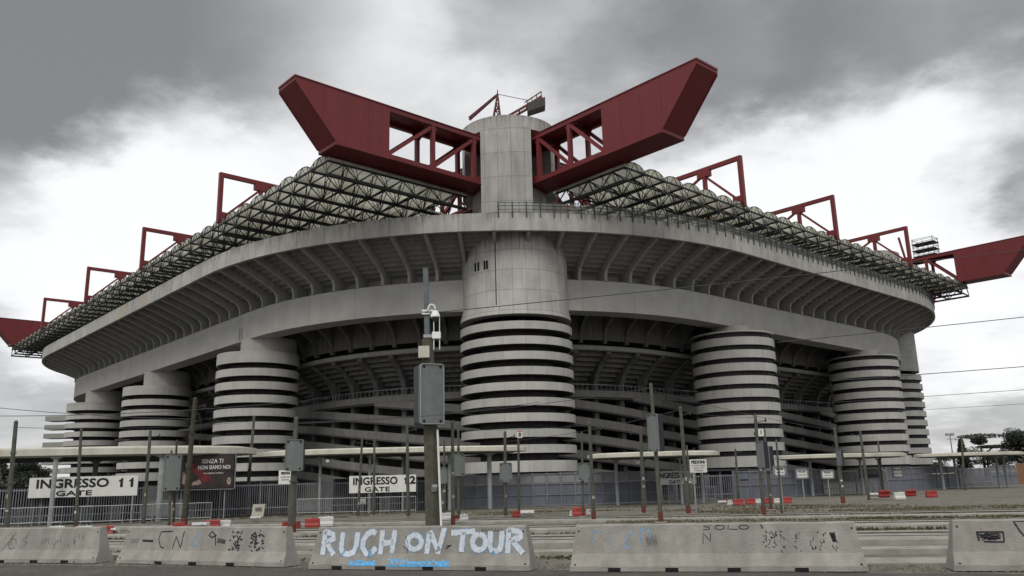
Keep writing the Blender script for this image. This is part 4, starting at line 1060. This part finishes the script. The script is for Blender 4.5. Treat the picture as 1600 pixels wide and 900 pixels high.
b_ = MB(); c = at_y(1188, 676, d) - o.location; b_.box((c.x, -.12, c.z), (.30, .03, .36)); pl1 = b_.build('number_plate', 'sign_white', o); text('1', .3, (c.x, -.14, c.z), 'black_letters', pl1, bold=.008)
pole(1222, 804, 1213, 690, 4.5, 'pole_green', 'thin green pole holding the first of three small notices')
o, top, r, d = pole(1318, 788, 1304, 670, 7, 'pole_green', 'green pole with slim panel in front of the second glazed tower'); panel(o, top, r, d, 1307, 703, 1314, 727, depth=.2, rz=-1.0)
pole(1358, 783, 1344, 674, 5.5, 'pole_green', 'green pole right of the slim panel pole')
pole(1381, 772, 1372, 690, 4, 'pole_green', 'thin green pole crossing the dark gate sign')
pole(1508, 766, 1502, 682, 4.5, 'pole_green', 'green pole farthest right under the last canopy', base=False)

# ---- the big mast with cabinet, camera and display back
o = thing('wooden_mast', 'tall brown mast with blue steel extension carrying a large grey display back', 'mast', ground(678, 824))
d = o.location.y
tp = at_y(668, 530, d) - o.location; b_ = MB(); b_.tube((0, 0, -.02), tp, .36, .26, n=16); b_.build('shaft', 'pole_wood', o, smooth=True)
tq = at_y(665, 420, d) - o.location; b_ = MB(); b_.bar(tp - Vector((0, 0, .3)), tq, .30, .22); b_.build('steel_extension', 'pole_steel_blue', o)
b_ = MB(); a = at_y(684, 672, d) - o.location; c = at_y(689, 822, d) - o.location; b_.bar((a.x + .02, -.3, a.z), (c.x + .05, -.38, .0), .13, .08); b_.build('cable_duct', 'white_paint', o)
po, T_, w_, h_ = panel(o, tp, .36, d, 655, 571, 693, 664, depth=.8, rz=.40, name='display_back', big=True)
b_ = MB(); q = T_(-.05 * w_, -.19, -.22 * h_); b_.box(q, (.36, .02, .16) , .40); s_o = b_.build('sticker', 'poster_pale', po); b_ = MB(); q = T_(-.05 * w_, -.20, -.27 * h_); b_.box(q, (.36, .02, .13), .40); b_.build('red_label', 'poster_red', po)
b_ = MB(); c = at_y(664, 552, d) - o.location; b_.box((c.x, -.35, c.z), (.48, .3, .52)); b_.build('junction_box', 'canopy_edge', o)
b_ = MB(); b_.tube((.05, -.3, 1.55), (.08, -.42, 1.75), .13, n=8); b_.build('small_lamp', 'galvanised', o)
cc = thing('security_camera', 'white dome camera on a bracket near the top of the brown mast', 'camera', at_y(680, 492, d - .35))
b_ = MB(); b_.revolve([(.02, .22), (.12, .18), (.2, .02), (.22, -.08), (.2, -.12), (.02, -.13)], n=20); b_.build('housing', 'camera_white', cc, smooth=True)
b_ = MB(); b_.revolve([(.18, -.13), (.15, -.25), (.06, -.32), (.01, -.33)], n=20); b_.build('dome', 'panel_dark', cc, smooth=True)
b_ = MB(); pr_ = None
for k in range(9):
    t_ = PI * k / 8; c = (-.16 + .16 * math.cos(t_), 0, .22 + .22 * math.sin(t_) + .05)
    if pr_: b_.tube(pr_, c, .035, n=6)
    pr_ = c
b_.tube(pr_, (-.42, .1, .2), .035, n=6); b_.bar((-.62, .15, .24), (-.1, .15, .24), .05, .08); b_.bar((-.62, .15, .1), (-.25, .15, .1), .05, .06); b_.build('bracket', 'camera_white', cc)
cb = thing('antenna_box', 'white radio box with four vertical antennas clamped to the brown mast', 'antenna', at_y(682, 524, d - .35))
b_ = MB(); b_.box((0, 0, 0), (.38, .2, .30)); b_.build('housing', 'camera_white', cb)
b_ = MB()
for x in (-.12, .14): b_.tube((x, 0, .1), (x, 0, .85), .02, n=5); b_.tube((x, 0, -.1), (x, 0, -.65), .02, n=5)
b_.build('antenna', 'camera_white', cb); b_ = MB(); b_.bar((-.6, .12, 0), (-.15, .08, 0), .05, .14); b_.build('clamp', 'galvanised', cb)

# ---- fences
def fence_run(pts, label, h, bars=None, sheet=None, name='steel_fence', postd=2.4, light=None, rails=(.25, .95)):
    o = thing(name, label, 'fence', (pts[0][0], pts[0][1], 0), 0, 'perimeter fence runs')
    O = Vector((pts[0][0], pts[0][1])); ba, ra, po = MB(), MB(), []
    sh, sl = MB(), MB()
    for (x0, y0), (x1, y1) in zip(pts[:-1], pts[1:]):
        a = Vector((x0, y0)) - O; c = Vector((x1, y1)) - O; L_ = (c - a).length; dd = (c - a) / L_; rz = math.atan2(dd.y, dd.x); nr = Vector((-dd.y, dd.x))
        n = max(1, round(L_ / postd))
        for k in range(n): p = a + dd * (L_ * k / n); po.append((p.x, p.y, rz))
        for f in rails: ra.bar((a.x, a.y, h * f), (c.x, c.y, h * f), .05, .07)
        if bars:
            k = 0
            while k * bars < L_: p = a + dd * (k * bars); ba.box((p.x, p.y, h * .52), (.05, .04, h * .96), rz); k += 1
        if sheet:
            for k in range(n):
                p = a + dd * (L_ * (k + .5) / n) + nr * (.05 + random.uniform(0, .02)); sh.box((p.x, p.y, h * .36), (L_ / n - .08, .03, h * .62), rz)
                p = p + nr * .01; sl.box((p.x, p.y, h * .85), (L_ / n - .06, .03, h * .27), rz)
    for (x, y, rz) in po[:100]:
        b_ = MB(); b_.box((x, y, h * .5 + .03), (.085, .085, h + .06), rz); b_.build('post', 'fence_steel', o)
    ra.build('rail', 'fence_steel', o)
    if bars: ba.build('bar_panel', 'fence_bar', o)
    if sheet: sh.build('lower_sheet', sheet, o); sl.build('upper_sheet', light, o)
    return o
fence_run([(-48, 43), (-28.5, 50.3), (-24, 52.4)], 'dark bar fence with vertical steel bars behind the leftmost gate sign', 2.15, bars=.14)
fence_run([(-24, 52.4), (-17.2, 56.2), (-13.5, 57.6)], 'grey bar fence below the billboard and first left tower', 2.1, bars=.14)
fence_run([(-13.5, 57.6), (-5, 60.5)], 'bar fence beneath the middle gate sign', 2.1, bars=.14)
fence_run([(-5, 60.5), (4.2, 60.9)], 'sheeted grey fence in front of the corner tower base', 2.3, sheet='fence_sheet', light='fence_sheet_light', postd=.98, rails=(.02, .35, .68, .99))
fence_run([(4.2, 60.9), (10.3, 61.6)], 'sheeted grey fence left of the disc canopy gate', 2.3, sheet='fence_sheet', light='fence_sheet_light', postd=.98, rails=(.02, .35, .68, .99))
fence_run([(10.3, 61.6), (16.4, 63.6)], 'bar fence under the disc canopy gate', 1.9, bars=.18)
fence_run([(16.4, 63.6), (26, 71.5)], 'dark sheeted fence in front of the near glazed tower', 2.1, sheet='fence_sheet', light='fence_sheet', postd=2.2, rails=(.02, .5, .99))
fence_run([(26, 71.5), (33.4, 75.8)], 'bar fence behind the dark gate sign', 2.0, bars=.2)
fence_run([(33.4, 75.8), (44.5, 84.5)], 'dark blue-grey sheeted fence beside the far right gate', 2.1, sheet='fence_sheet', light='fence_sheet', postd=2.5, rails=(.02, .5, .99))
fence_run([(44.5, 84.5), (50.5, 89.5)], 'bar fence under the last canopy on the right', 1.9, bars=.2)
fence_run([(50.5, 89.5), (57.5, 96.5)], 'dark sheeted fence section just left of the orange board', 2.1, sheet='fence_sheet', light='fence_sheet', postd=2.5, rails=(.02, .5, .99))
o = thing('hoarding', 'orange timber hoarding closing the fence at the right edge', 'hoarding', (57.6, 96.6, 0), math.radians(45))
for k in range(5):
    b_ = MB(); b_.box((.6 + 1.25 * k, 0, 1.15), (1.2, .06, 2.3)); b_.build('board', 'orange_board', o)
b_ = MB(); b_.bar((0, .08, 1.9), (6.3, .08, 1.9), .06, .1); b_.build('batten', 'bark', o)

for (x, y, L_, rz, lab) in ((-37, 53.5, 24, .32, 'dark low turnstile building behind the leftmost gate sign'), (-20, 60.3, 7, .35, 'dark low turnstile block behind the billboard fence'), (-8.8, 62.6, 9.5, .28, 'dark low turnstile block behind the middle gate'), (15.2, 67.2, 8, .3, 'dark low turnstile block behind the disc canopy gate')):
    o = thing('turnstile_block', lab, 'turnstiles', (x, y, 0), rz, 'turnstile blocks inside the fence')
    n = int(L_ / 1.3)
    b_ = MB(); b_.box((0, 1.2, 2.25), (L_, 2.6, .14)); b_.build('roof', 'dark_metal', o)
    b_ = MB(); b_.box((0, 2.4, 1.1), (L_, .12, 2.2)); b_.build('back_wall', 'bush_brown', o)
    for k in range(n + 1): b_ = MB(); b_.box((-L_ / 2 + L_ * k / n, .8, 1.1), (.14, 1.3, 2.2)); b_.build('partition', 'fence_bar', o)
# ---- low crowd barriers
def crowd(label):
    o = thing('crowd_barrier', label, 'crowd barrier', (0, 0, 0), 0, 'low crowd barriers along the fence'); b_ = MB()
    b_.tube((-1.1, 0, 1.05), (1.1, 0, 1.05), .022, n=6); b_.tube((-1.1, 0, .2), (1.1, 0, .2), .022, n=6)
    for x in (-1.1, 1.1): b_.tube((x, 0, .0), (x, 0, 1.05), .022, n=6)
    b_.build('frame', 'galvanised', o); b_ = MB()
    for k in range(1, 15): b_.tube((-1.1 + 2.2 * k / 15, 0, .2), (-1.1 + 2.2 * k / 15, 0, 1.05), .012, n=4)
    b_.build('bars', 'galvanised', o); b_ = MB()
    for x in (-.9, .9): b_.bar((x, -.28, .02), (x, .28, .02), .05, .03)
    b_.build('feet', 'galvanised', o); return o
proto = None
CB = [(15, 824, 'low crowd barrier nearest the left edge'), (62, 822, 'low crowd barrier beside the left canopy column'), (110, 821, 'low crowd barrier under the letters of the leftmost gate sign'),
      (158, 820, 'low crowd barrier under the right end of the leftmost gate sign'), (205, 818, 'low crowd barrier left of the wide grey canopy column'), (250, 816, 'low crowd barrier between grey column and rusty pole'),
      (298, 815, 'low crowd barrier just right of the rusty pole'), (492, 806, 'low crowd barrier behind the red and white plastic pair'), (536, 805, 'low crowd barrier under the left of the middle gate sign'),
      (580, 804, 'low crowd barrier under the centre of the middle gate sign'), (622, 803, 'low crowd barrier under the right of the middle gate sign'),
      (1096, 784, 'low crowd barrier under the pedestrian notice'), (1060, 786, 'low crowd barrier under the third gate sign')]
for k, (px, py, lab) in enumerate(CB):
    o = crowd(lab) if proto is None else copy_tree(proto)
    proto = proto or o; g_ = ground(px, py); o.location = g_; o.rotation_euler = (0, 0, .32 if px < 400 else .15); o['label'] = lab

# ---- canopies
def canopy(cx, cy, hx, hy, z, rz, label, cols, th=.42):
    o = thing('gate_canopy', label, 'canopy', (cx, cy, 0), rz, 'disc canopies over the gates')
    b_ = MB(); n = 64
    def rim(f, dz): return [(hx * f * math.copysign(abs(math.cos(2 * PI * k / n)) ** .8, math.cos(2 * PI * k / n)), hy * f * math.sin(2 * PI * k / n), z + dz) for k in range(n)]
    A, B, C, D = rim(.9, -th * .2), rim(1.0, 0), rim(1.0, th * .75), rim(.93, th)
    ids = [b_.add(q) for q in (A, B, C, D)]
    for a, c in zip(ids[:-1], ids[1:]):
        for k in range(n): b_.face([a + k, a + (k + 1) % n, c + (k + 1) % n, c + k])
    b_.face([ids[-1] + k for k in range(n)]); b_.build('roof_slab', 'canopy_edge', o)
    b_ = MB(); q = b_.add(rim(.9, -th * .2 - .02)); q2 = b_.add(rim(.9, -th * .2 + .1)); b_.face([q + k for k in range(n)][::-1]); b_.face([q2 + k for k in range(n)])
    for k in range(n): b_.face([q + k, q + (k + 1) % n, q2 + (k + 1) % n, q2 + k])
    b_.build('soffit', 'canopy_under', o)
    for (x, y, r) in cols:
        b_ = MB(); b_.tube((x, y, 0), (x, y, z - .3), r, n=12); b_.tube((x, y, z - .3), (x, y, z - .12), r, r * 3, n=12); b_.build('column', 'pole_grey', o)
    return o
canopy(-31, 54.2, 13.6, 4.6, 4.05, .12, 'long pale canopy over the leftmost gate', [(3.1, -5.4, .13), (9.0, -4.9, .17), (-5, -4, .17), (2.5, 2.5, .17)], .5)
canopy(-8.6, 59.0, 9.4, 3.4, 3.9, .1, 'pale disc canopy over the middle gate left of the corner tower', [(-1.6, -2.2, .1), (3.8, -2.0, .12), (-5.0, -1.5, .1), (.6, 2, .1), (6.6, -1.2, .16)], .36)
canopy(9.6, 58.5, 4.6, 3.0, 3.22, .0, 'small pale disc canopy right of the corner tower', [(-2.6, .4, .12), (1.6, -1.2, .08), (3.4, .5, .12), (-.5, 1.5, .08)], .30)
canopy(27.0, 69.5, 5.6, 3.0, 3.0, .15, 'pale canopy in front of the second glazed tower', [(-2.8, 0, .12), (1.2, -.8, .1), (3.6, .4, .1)], .30)
canopy(43.6, 80.5, 5.5, 3.0, 3.05, .2, 'pale canopy farthest right before the trees', [(-3.2, 0, .12), (-1.2, .6, .12), (2.6, -.4, .12), (3.8, 0, .1)], .28)

# ---- signs
def board(name, cat, label, x0, y0, x1, y1, Y, lines, matn='sign_white', group=None, depth=.06, rz=0., legs=None, roll=0., rim=None):
    a = at_y(x0, y0, Y); c = at_y(x1, y1, Y); w_ = c.x - a.x; h = a.z - c.z; cx = (a.x + c.x) / 2; cz = (a.z + c.z) / 2
    o = thing(name, label, cat, (cx, Y, 0), rz, group)
    b_ = MB(); b_.box((0, 0, cz), (w_, depth, h)); bo = b_.build('board', matn, o)
    for (txt, size, dx, dz, mt, bold, sx) in lines:
        if txt in ('11', '12', '13'):
            hh = size * h * .74; k_ = hh * sx * .5; x_ = dx * w_ - k_ * .75
            for ch in txt:
                if ch == '1':
                    b_ = MB(); q = [(-.16, -.5), (.16, -.5), (.16, .5), (-.02, .5), (-.10, .36), (-.34, .26), (-.34, .08), (-.16, .14)]
                    b_.poly([(x_ + a_ * k_ * 1.2, -depth / 2 - .012, cz + dz * h + c_ * hh) for a_, c_ in q], (0, .01, 0)); b_.build('lettering', mt, bo)
                else: text(ch, size * h, (x_, -depth / 2 - .006, cz + dz * h), mt, bo, bold=bold, sx=sx)
                x_ += k_ * 1.5
            continue
        text(txt, size * h, (dx * w_, -depth / 2 - .006, cz + dz * h), mt, bo, bold=bold, sx=sx)
    if legs:
        for f in legs: b_ = MB(); b_.tube((f * w_, depth, 0), (f * w_, depth, cz), .045, n=8); b_.build('post', 'pole_grey', o)
    if rim:
        b_ = MB()
        for s_ in (-1, 1): b_.bar((s_ * w_ / 2, -.02, cz - h / 2), (s_ * w_ / 2, -.02, cz + h / 2), .10, .10); b_.bar((-w_ / 2, -.02, cz + s_ * h / 2), (w_ / 2, -.02, cz + s_ * h / 2), .10, .10)
        b_.build('frame', rim, o)
    return o, bo, w_, h, cz
board('gate_sign', 'sign', 'long white board reading INGRESSO 11 GATE at the left', 47, 747, 214, 774, 49.9, [('INGRESSO', .60, -.10, .16, 'black_letters', .026, 1.36), ('11', .62, .40, .16, 'black_letters', .03, 1.55), ('GATE', .34, -.08, -.32, 'black_letters', .014, 2.2)], legs=(-.28, .46))
board('gate_sign', 'sign', 'white board reading INGRESSO 12 GATE left of the corner tower', 546, 744, 650, 768, 55.6, [('INGRESSO', .60, -.11, .16, 'black_letters', .020, .98), ('12', .60, .40, .16, 'black_letters', .03, 1.2), ('GATE', .36, -.08, -.32, 'black_letters', .012, 1.7)], legs=(-.2, .3))
board('gate_sign', 'sign', 'white board reading INGRESSO 13 GATE under the disc canopy', 1024, 737, 1088, 756, 59.4, [('INGRESSO', .60, -.12, .16, 'black_letters', .016, .72), ('13', .60, .38, .16, 'black_letters', .02, .75), ('GATE', .36, -.02, -.32, 'black_letters', .010, 1.1)], legs=(-.2, .3))
board('gate_sign', 'sign', 'dark gate board reading INGRESSO behind the right poles', 1340, 733, 1376, 747, 73, [('INGRESSO', .5, 0, .1, 'panel_grey', .02, .9)], matn='dark_metal', rim='fence_steel', legs=(-.4, .4))
o, bo, w_, h_, cz = board('notice_board', 'notice', 'white notice headed PEDONI on a pole before the glazed tower', 1077, 718, 1105, 738, 45, [('PEDONI', .32, 0, .28, 'black_letters', .010, .9), ('SU QUESTA STRADA', .14, 0, .02, 'black_letters', .0, .8), ('TRANSITO TRAM', .14, 0, -.17, 'black_letters', .0, .8), ('ATTENZIONE', .14, 0, -.36, 'black_letters', .0, .8)], legs=(-.3,), depth=.04)
board('notice_board', 'notice', 'small white notice headed PEDONI beside the thick green pole', 436, 735, 456, 756, 36, [('PEDONI', .25, 0, .28, 'black_letters', .006, .72), ('SU QUESTA STRADA', .11, 0, .0, 'black_letters', .0, .68), ('TRANSITO TRAM', .11, 0, -.2, 'black_letters', .0, .68)], depth=.03, legs=(.45,))
for x0, y0, x1, y1, Y, lab in ((1208, 729, 1228, 743, 44, 'small white notice nearest the signal poles'), (1243, 733, 1263, 747, 60, 'small white notice in the middle of the three right of the glazed tower'), (1283, 735, 1303, 747, 62, 'small white notice in front of the second glazed tower, right of three'), (1394, 730, 1411, 745, 70, 'tilted white notice with black dot under the right canopy')):
    o, bo, w_, h_, cz = board('notice_board', 'notice', lab, x0, y0, x1, y1, Y, [('PEDONI', .28, 0, .2, 'black_letters', .004, .8), ('TRANSITO TRAM', .16, 0, -.15, 'black_letters', .0, .7)], legs=(.0,), depth=.03, rim='fence_steel')
board('notice_board', 'notice', 'tiny white notice on the bars below the middle gate sign', 562, 779, 572, 787, 57.2, [], depth=.02, legs=(0,))
# billboard
o, bo, w_, h_, cz = board('billboard', 'billboard', 'dark framed billboard reading SENZA TI NON SIAMO NOI left of centre', 265, 712, 366, 763, 53.2,
      [('SENZA TI', .17, .16, .30, 'sign_white', .006, .92), ('NON SIAMO NOI', .16, .19, .12, 'sign_white', .006, .78), ('una stagione insieme', .08, .18, -.04, 'sign_white', .0, .9)], matn='poster_dark', legs=(-.3, .35), depth=.14, rim='fence_steel')
def pic(pts, matn, lift, nm):
    b_ = MB(); i = b_.add([(x * w_, -.075 - lift, cz + z * h_) for x, z in pts]); b_.face(list(range(i, i + len(pts)))); b_.build(nm, matn, bo)
pic([(-.18, .22), (-.10, .26), (.05, -.02), (.16, -.16), (.13, -.30), (.04, -.30), (-.06, -.10), (-.16, .06)], 'poster_red', .004, 'poster_sleeve')
pic([(-.25, .25), (-.19, .30), (-.14, .22), (-.17, .08), (-.23, .12)], 'poster_pale', .006, 'poster_hand')
pic([(-.12, -.30), (-.02, -.22), (.02, -.34), (-.05, -.38), (-.13, -.38)], 'poster_pale', .006, 'poster_cuff')
pic([(-.30, -.05), (-.26, .02), (-.22, -.12), (-.24, -.36), (-.29, -.32)], 'poster_pale', .005, 'poster_figure')
pic(arcp(.42, -.28, .032, .11, 0, 340, 12), 'poster_pale', .005, 'poster_badge')
b_ = MB(); b_.box((-w_ / 2 - .25, .05, cz - .35 * h_), (.28, .05, .8)); b_.build('side_flap', 'poster_pale', o)
# small upright white cabinet by the first left tower
o = thing('white_cabinet', 'white upright cabinet behind the fallen plastic barrier left of centre', 'cabinet', ground(403, 808), .2)
b_ = MB(); b_.poly([(-.4, -.3, 0), (.34, -.3, 0), (.44, -.3, .8), (-.30, -.3, .8)], (0, .6, 0)); b_.build('body', 'canopy_edge', o); b_ = MB(); b_.box((.05, -.32, .5), (.4, .02, .22)); b_.build('logo_patch', 'spray_grey', o)
# tiny white floodlamps under the canopies
for px, py, Y, lab in ((512, 720, 56, 'small white lamp under the middle canopy'), (997, 722, 57, 'small white lamp under the small disc canopy')):
    o = thing('floodlamp', lab, 'lamp', at_y(px, py, Y)); b_ = MB(); b_.box((0, 0, 0), (.22, .12, .2)); b_.build('housing', 'camera_white', o); b_ = MB(); b_.tube((0, .05, .1), (0, .1, 1.0), .02, n=5); b_.build('stem', 'dark_metal', o)

# ---- overhead wires
def wire(p, q, sag, r, label, n=24):
    b_ = MB(); p, q = Vector(p), Vector(q); pr_ = None
    for k in range(n + 1):
        f = k / n; c = p.lerp(q, f) - Vector((0, 0, 4 * sag * f * (1 - f)))
        if pr_: b_.tube(pr_ - p, c - p, r, n=5, caps=False)
        pr_ = c
    tag(b_.build('overhead_wire', 'wire', loc=p), label, 'wire', 'overhead wires')
wire(at_y(672, 489, 37.5), at_y(2500, 268, 52), .5, .022, 'overhead wire running from the brown mast up to the right edge')
wire(at_y(1215, 535, 60), at_y(2700, 364, 60), .3, .03, 'wire across the sky right of the stadium, just below the ring beam end')
wire(at_y(1300, 595, 60), at_y(2700, 478, 60), .2, .028, 'wire across the sky right of the far corner tower, second down')
wire(at_y(1300, 629, 60), at_y(2700, 522, 60), .2, .018, 'thin wire across the sky right, third down')
wire(at_y(1300, 648, 60), at_y(2700, 555, 60), .2, .013, 'thinnest wire across the sky right above the trees')
wire(at_y(-120, 624, 50), at_y(300, 655, 44), .2, .018, 'wire at the left edge running to the rusty pole top')
wire(at_y(-120, 648, 46), at_y(460, 628, 40), .3, .018, 'lower wire from the left edge toward the thick green pole')
wire(at_y(464, 660, 34), at_y(845, 628, 38), .15, .012, 'thin wire crossing the corner tower bands')
wire(at_y(790, 690, 46), at_y(1063, 640, 43), .2, .012, 'thin wire between the panel pole and the pedestrian notice pole')
wire(at_y(1017, 610, 36.5), at_y(1304, 672, 51), .15, .012, 'thin wire sloping down across the near glazed tower')

wire(at_y(25, 668, 40), at_y(397, 658, 55), .2, .012, 'tram wire from the leftmost green pole to the pole right of the billboard')
wire(at_y(463, 662, 34), at_y(1017, 606, 36.5), .25, .012, 'tram wire spanning from the thick green pole to the leaning panel pole')
wire(at_y(636, 668, 52), at_y(921, 664, 39.6), .2, .010, 'tram wire behind the brown mast at canopy height')
wire(at_y(1063, 642, 43), at_y(1180, 652, 39.7), .1, .010, 'short tram wire between notice pole and signal pair')
# ---- trees
def leaves(b_, c, rx, ry, rz_, n, size, rnd):
    for _ in range(n):
        while True:
            x, y, z = (rnd.uniform(-1, 1) for _ in range(3))
            if x * x + y * y + z * z < 1: break
        p = Vector((c[0] + x * rx, c[1] + y * ry, c[2] + z * rz_)); a = Vector((rnd.gauss(0, 1), rnd.gauss(0, 1), rnd.gauss(0, 1))).normalized(); bb = a.orthogonal().normalized(); s_ = size * rnd.uniform(.5, 1.3)
        i = b_.add([p + a * s_, p + bb * s_ * .6, p - a * s_, p - bb * s_ * .6]); b_.face([i, i + 1, i + 2, i + 3])
def tree(loc, h, label, kind, seed, wid=1.):
    rnd = random.Random(seed); o = thing('tree', label, 'tree', loc, 0, 'trees beyond the stadium')
    tb = MB(); top = Vector((rnd.uniform(-.3, .3), 0, h * .7)); tb.tube((0, 0, -.1), top, h * .035, h * .015, n=8); cr_ = MB()
    if kind == 'cone':
        for k in range(9): f = k / 9; leaves(cr_, (0, 0, h * (.12 + .84 * f)), h * .30 * wid * (1 - f * .82), h * .30 * wid * (1 - f * .82), h * .10, 420, h * .028, rnd)
    elif kind == 'umbrella':
        for x, y, z, rx, rz_ in ((0, 0, .93, .55, .06), (.35, .1, .68, .42, .04), (-.05, 0, .82, .2, .1)): leaves(cr_, (x * h, y * h, z * h), rx * h, rx * h * .8, rz_ * h, 1100, h * .022, rnd)
        tb.tube((0, 0, h * .5), (.3 * h, 0, h * .68), h * .015, n=6)
    else:
        for k in range(13):
            a = rnd.uniform(0, 2 * PI); r = rnd.uniform(.05, .36) * h * wid; z = rnd.uniform(.38, .86) * h; q = rnd.uniform(.10, .22) * h
            leaves(cr_, (r * math.cos(a), r * math.sin(a), z), q * wid * 1.2, q * wid * 1.2, q * .75, 420, h * .023, rnd)
            tb.tube((0, 0, h * .35), (r * math.cos(a) * .8, r * math.sin(a) * .8, z * .92), h * .014, h * .006, n=5)
    tb.build('trunk', 'bark', o); cr_.build('crown', 'leaf_dark' if seed % 2 else 'leaf_mid', o)
def tp_(px, py, Y):
    p = at_y(px, py, Y); return (p.x, p.y, 0), p.z
for px, py, Y, kind, wid, lab in [(1500, 683, 200, 'cone', .8, 'dark pointed conifer right of the far corner tower'), (1531, 677, 200, 'umbrella', 1., 'flat-topped umbrella pine with layered crown'),
        (1538, 695, 195, 'round', 1.6, 'low domed evergreen under the umbrella pine'), (1562, 698, 190, 'round', 1.4, 'low round evergreen between umbrella pine and right edge'), (1586, 668, 175, 'round', .8, 'tall dark pine at the right edge with drooping side'), (1608, 672, 172, 'round', .8, 'dark pine cut by the right edge'),
        (1466, 706, 190, 'round', 1.3, 'reddish low tree hugging the far corner tower foot'), (6, 712, 120, 'round', .8, 'dark tree at the left edge under the canopy'), (40, 716, 120, 'round', 1., 'dark tree seen between left canopy columns'), (-28, 705, 115, 'round', 1., 'tree beyond the left edge of the canopy'), (68, 728, 125, 'round', 1.2, 'low tree against the third left tower')]:
    l, h = tp_(px, py, Y); tree(l, h, lab, kind, int(px) % 97 + 3, wid)
def hedge(p0, p1, h, label, seed, matn):
    rnd = random.Random(seed); p0, p1 = Vector(p0), Vector(p1); b_ = MB(); L_ = (p1 - p0).length; n = int(L_ / 2.2)
    for k in range(n): c = p0.lerp(p1, (k + .5) / n) - p0; leaves(b_, (c.x, c.y, h * .5), 1.9, 1.5, h * rnd.uniform(.46, .62), 240, .28, rnd)
    o = b_.build('hedge', matn, loc=(p0.x, p0.y, 0)); tag(o, label, 'hedge')
hedge((72, 118), (128, 160), 4.6, 'brownish bushes behind the far right canopy', 5, 'bush_brown')
hedge((-90, 92), (-54, 88), 4.2, 'dark brown hedge behind the left bar fence', 6, 'bush_brown')
hedge((-54, 88), (-44, 92), 3.6, 'short dark hedge at the third left tower foot', 8, 'leaf_dark')
# far floodlight masts
l, h = tp_(1484, 679, 170)
o = thing('floodlight_mast', 'thin mast with twin lamps left of the conifer', 'mast', l); b_ = MB(); b_.tube((0, 0, 0), (0, 0, h), .16, .10, n=8); b_.build('shaft', 'pole_grey', o)
b_ = MB(); b_.box((-.5, 0, h), (.7, .3, .5)); b_.box((.5, 0, h), (.7, .3, .5)); b_.box((0, 0, h - .9), (1.2, .2, .14)); b_.build('lamp_head', 'galvanised', o)
l, h = tp_(1569, 678, 150)
o = thing('lamp_post', 'thin curved lamp post left of the right-edge pine', 'lamp post', l); b_ = MB(); b_.tube((0, 0, 0), (-.2, 0, h), .1, .06, n=8); b_.tube((-.2, 0, h), (.7, 0, h + .3), .05, n=6); b_.build('shaft', 'dark_metal', o); b_ = MB(); b_.box((.8, 0, h + .28), (.5, .2, .12)); b_.build('lamp_head', 'galvanised', o)
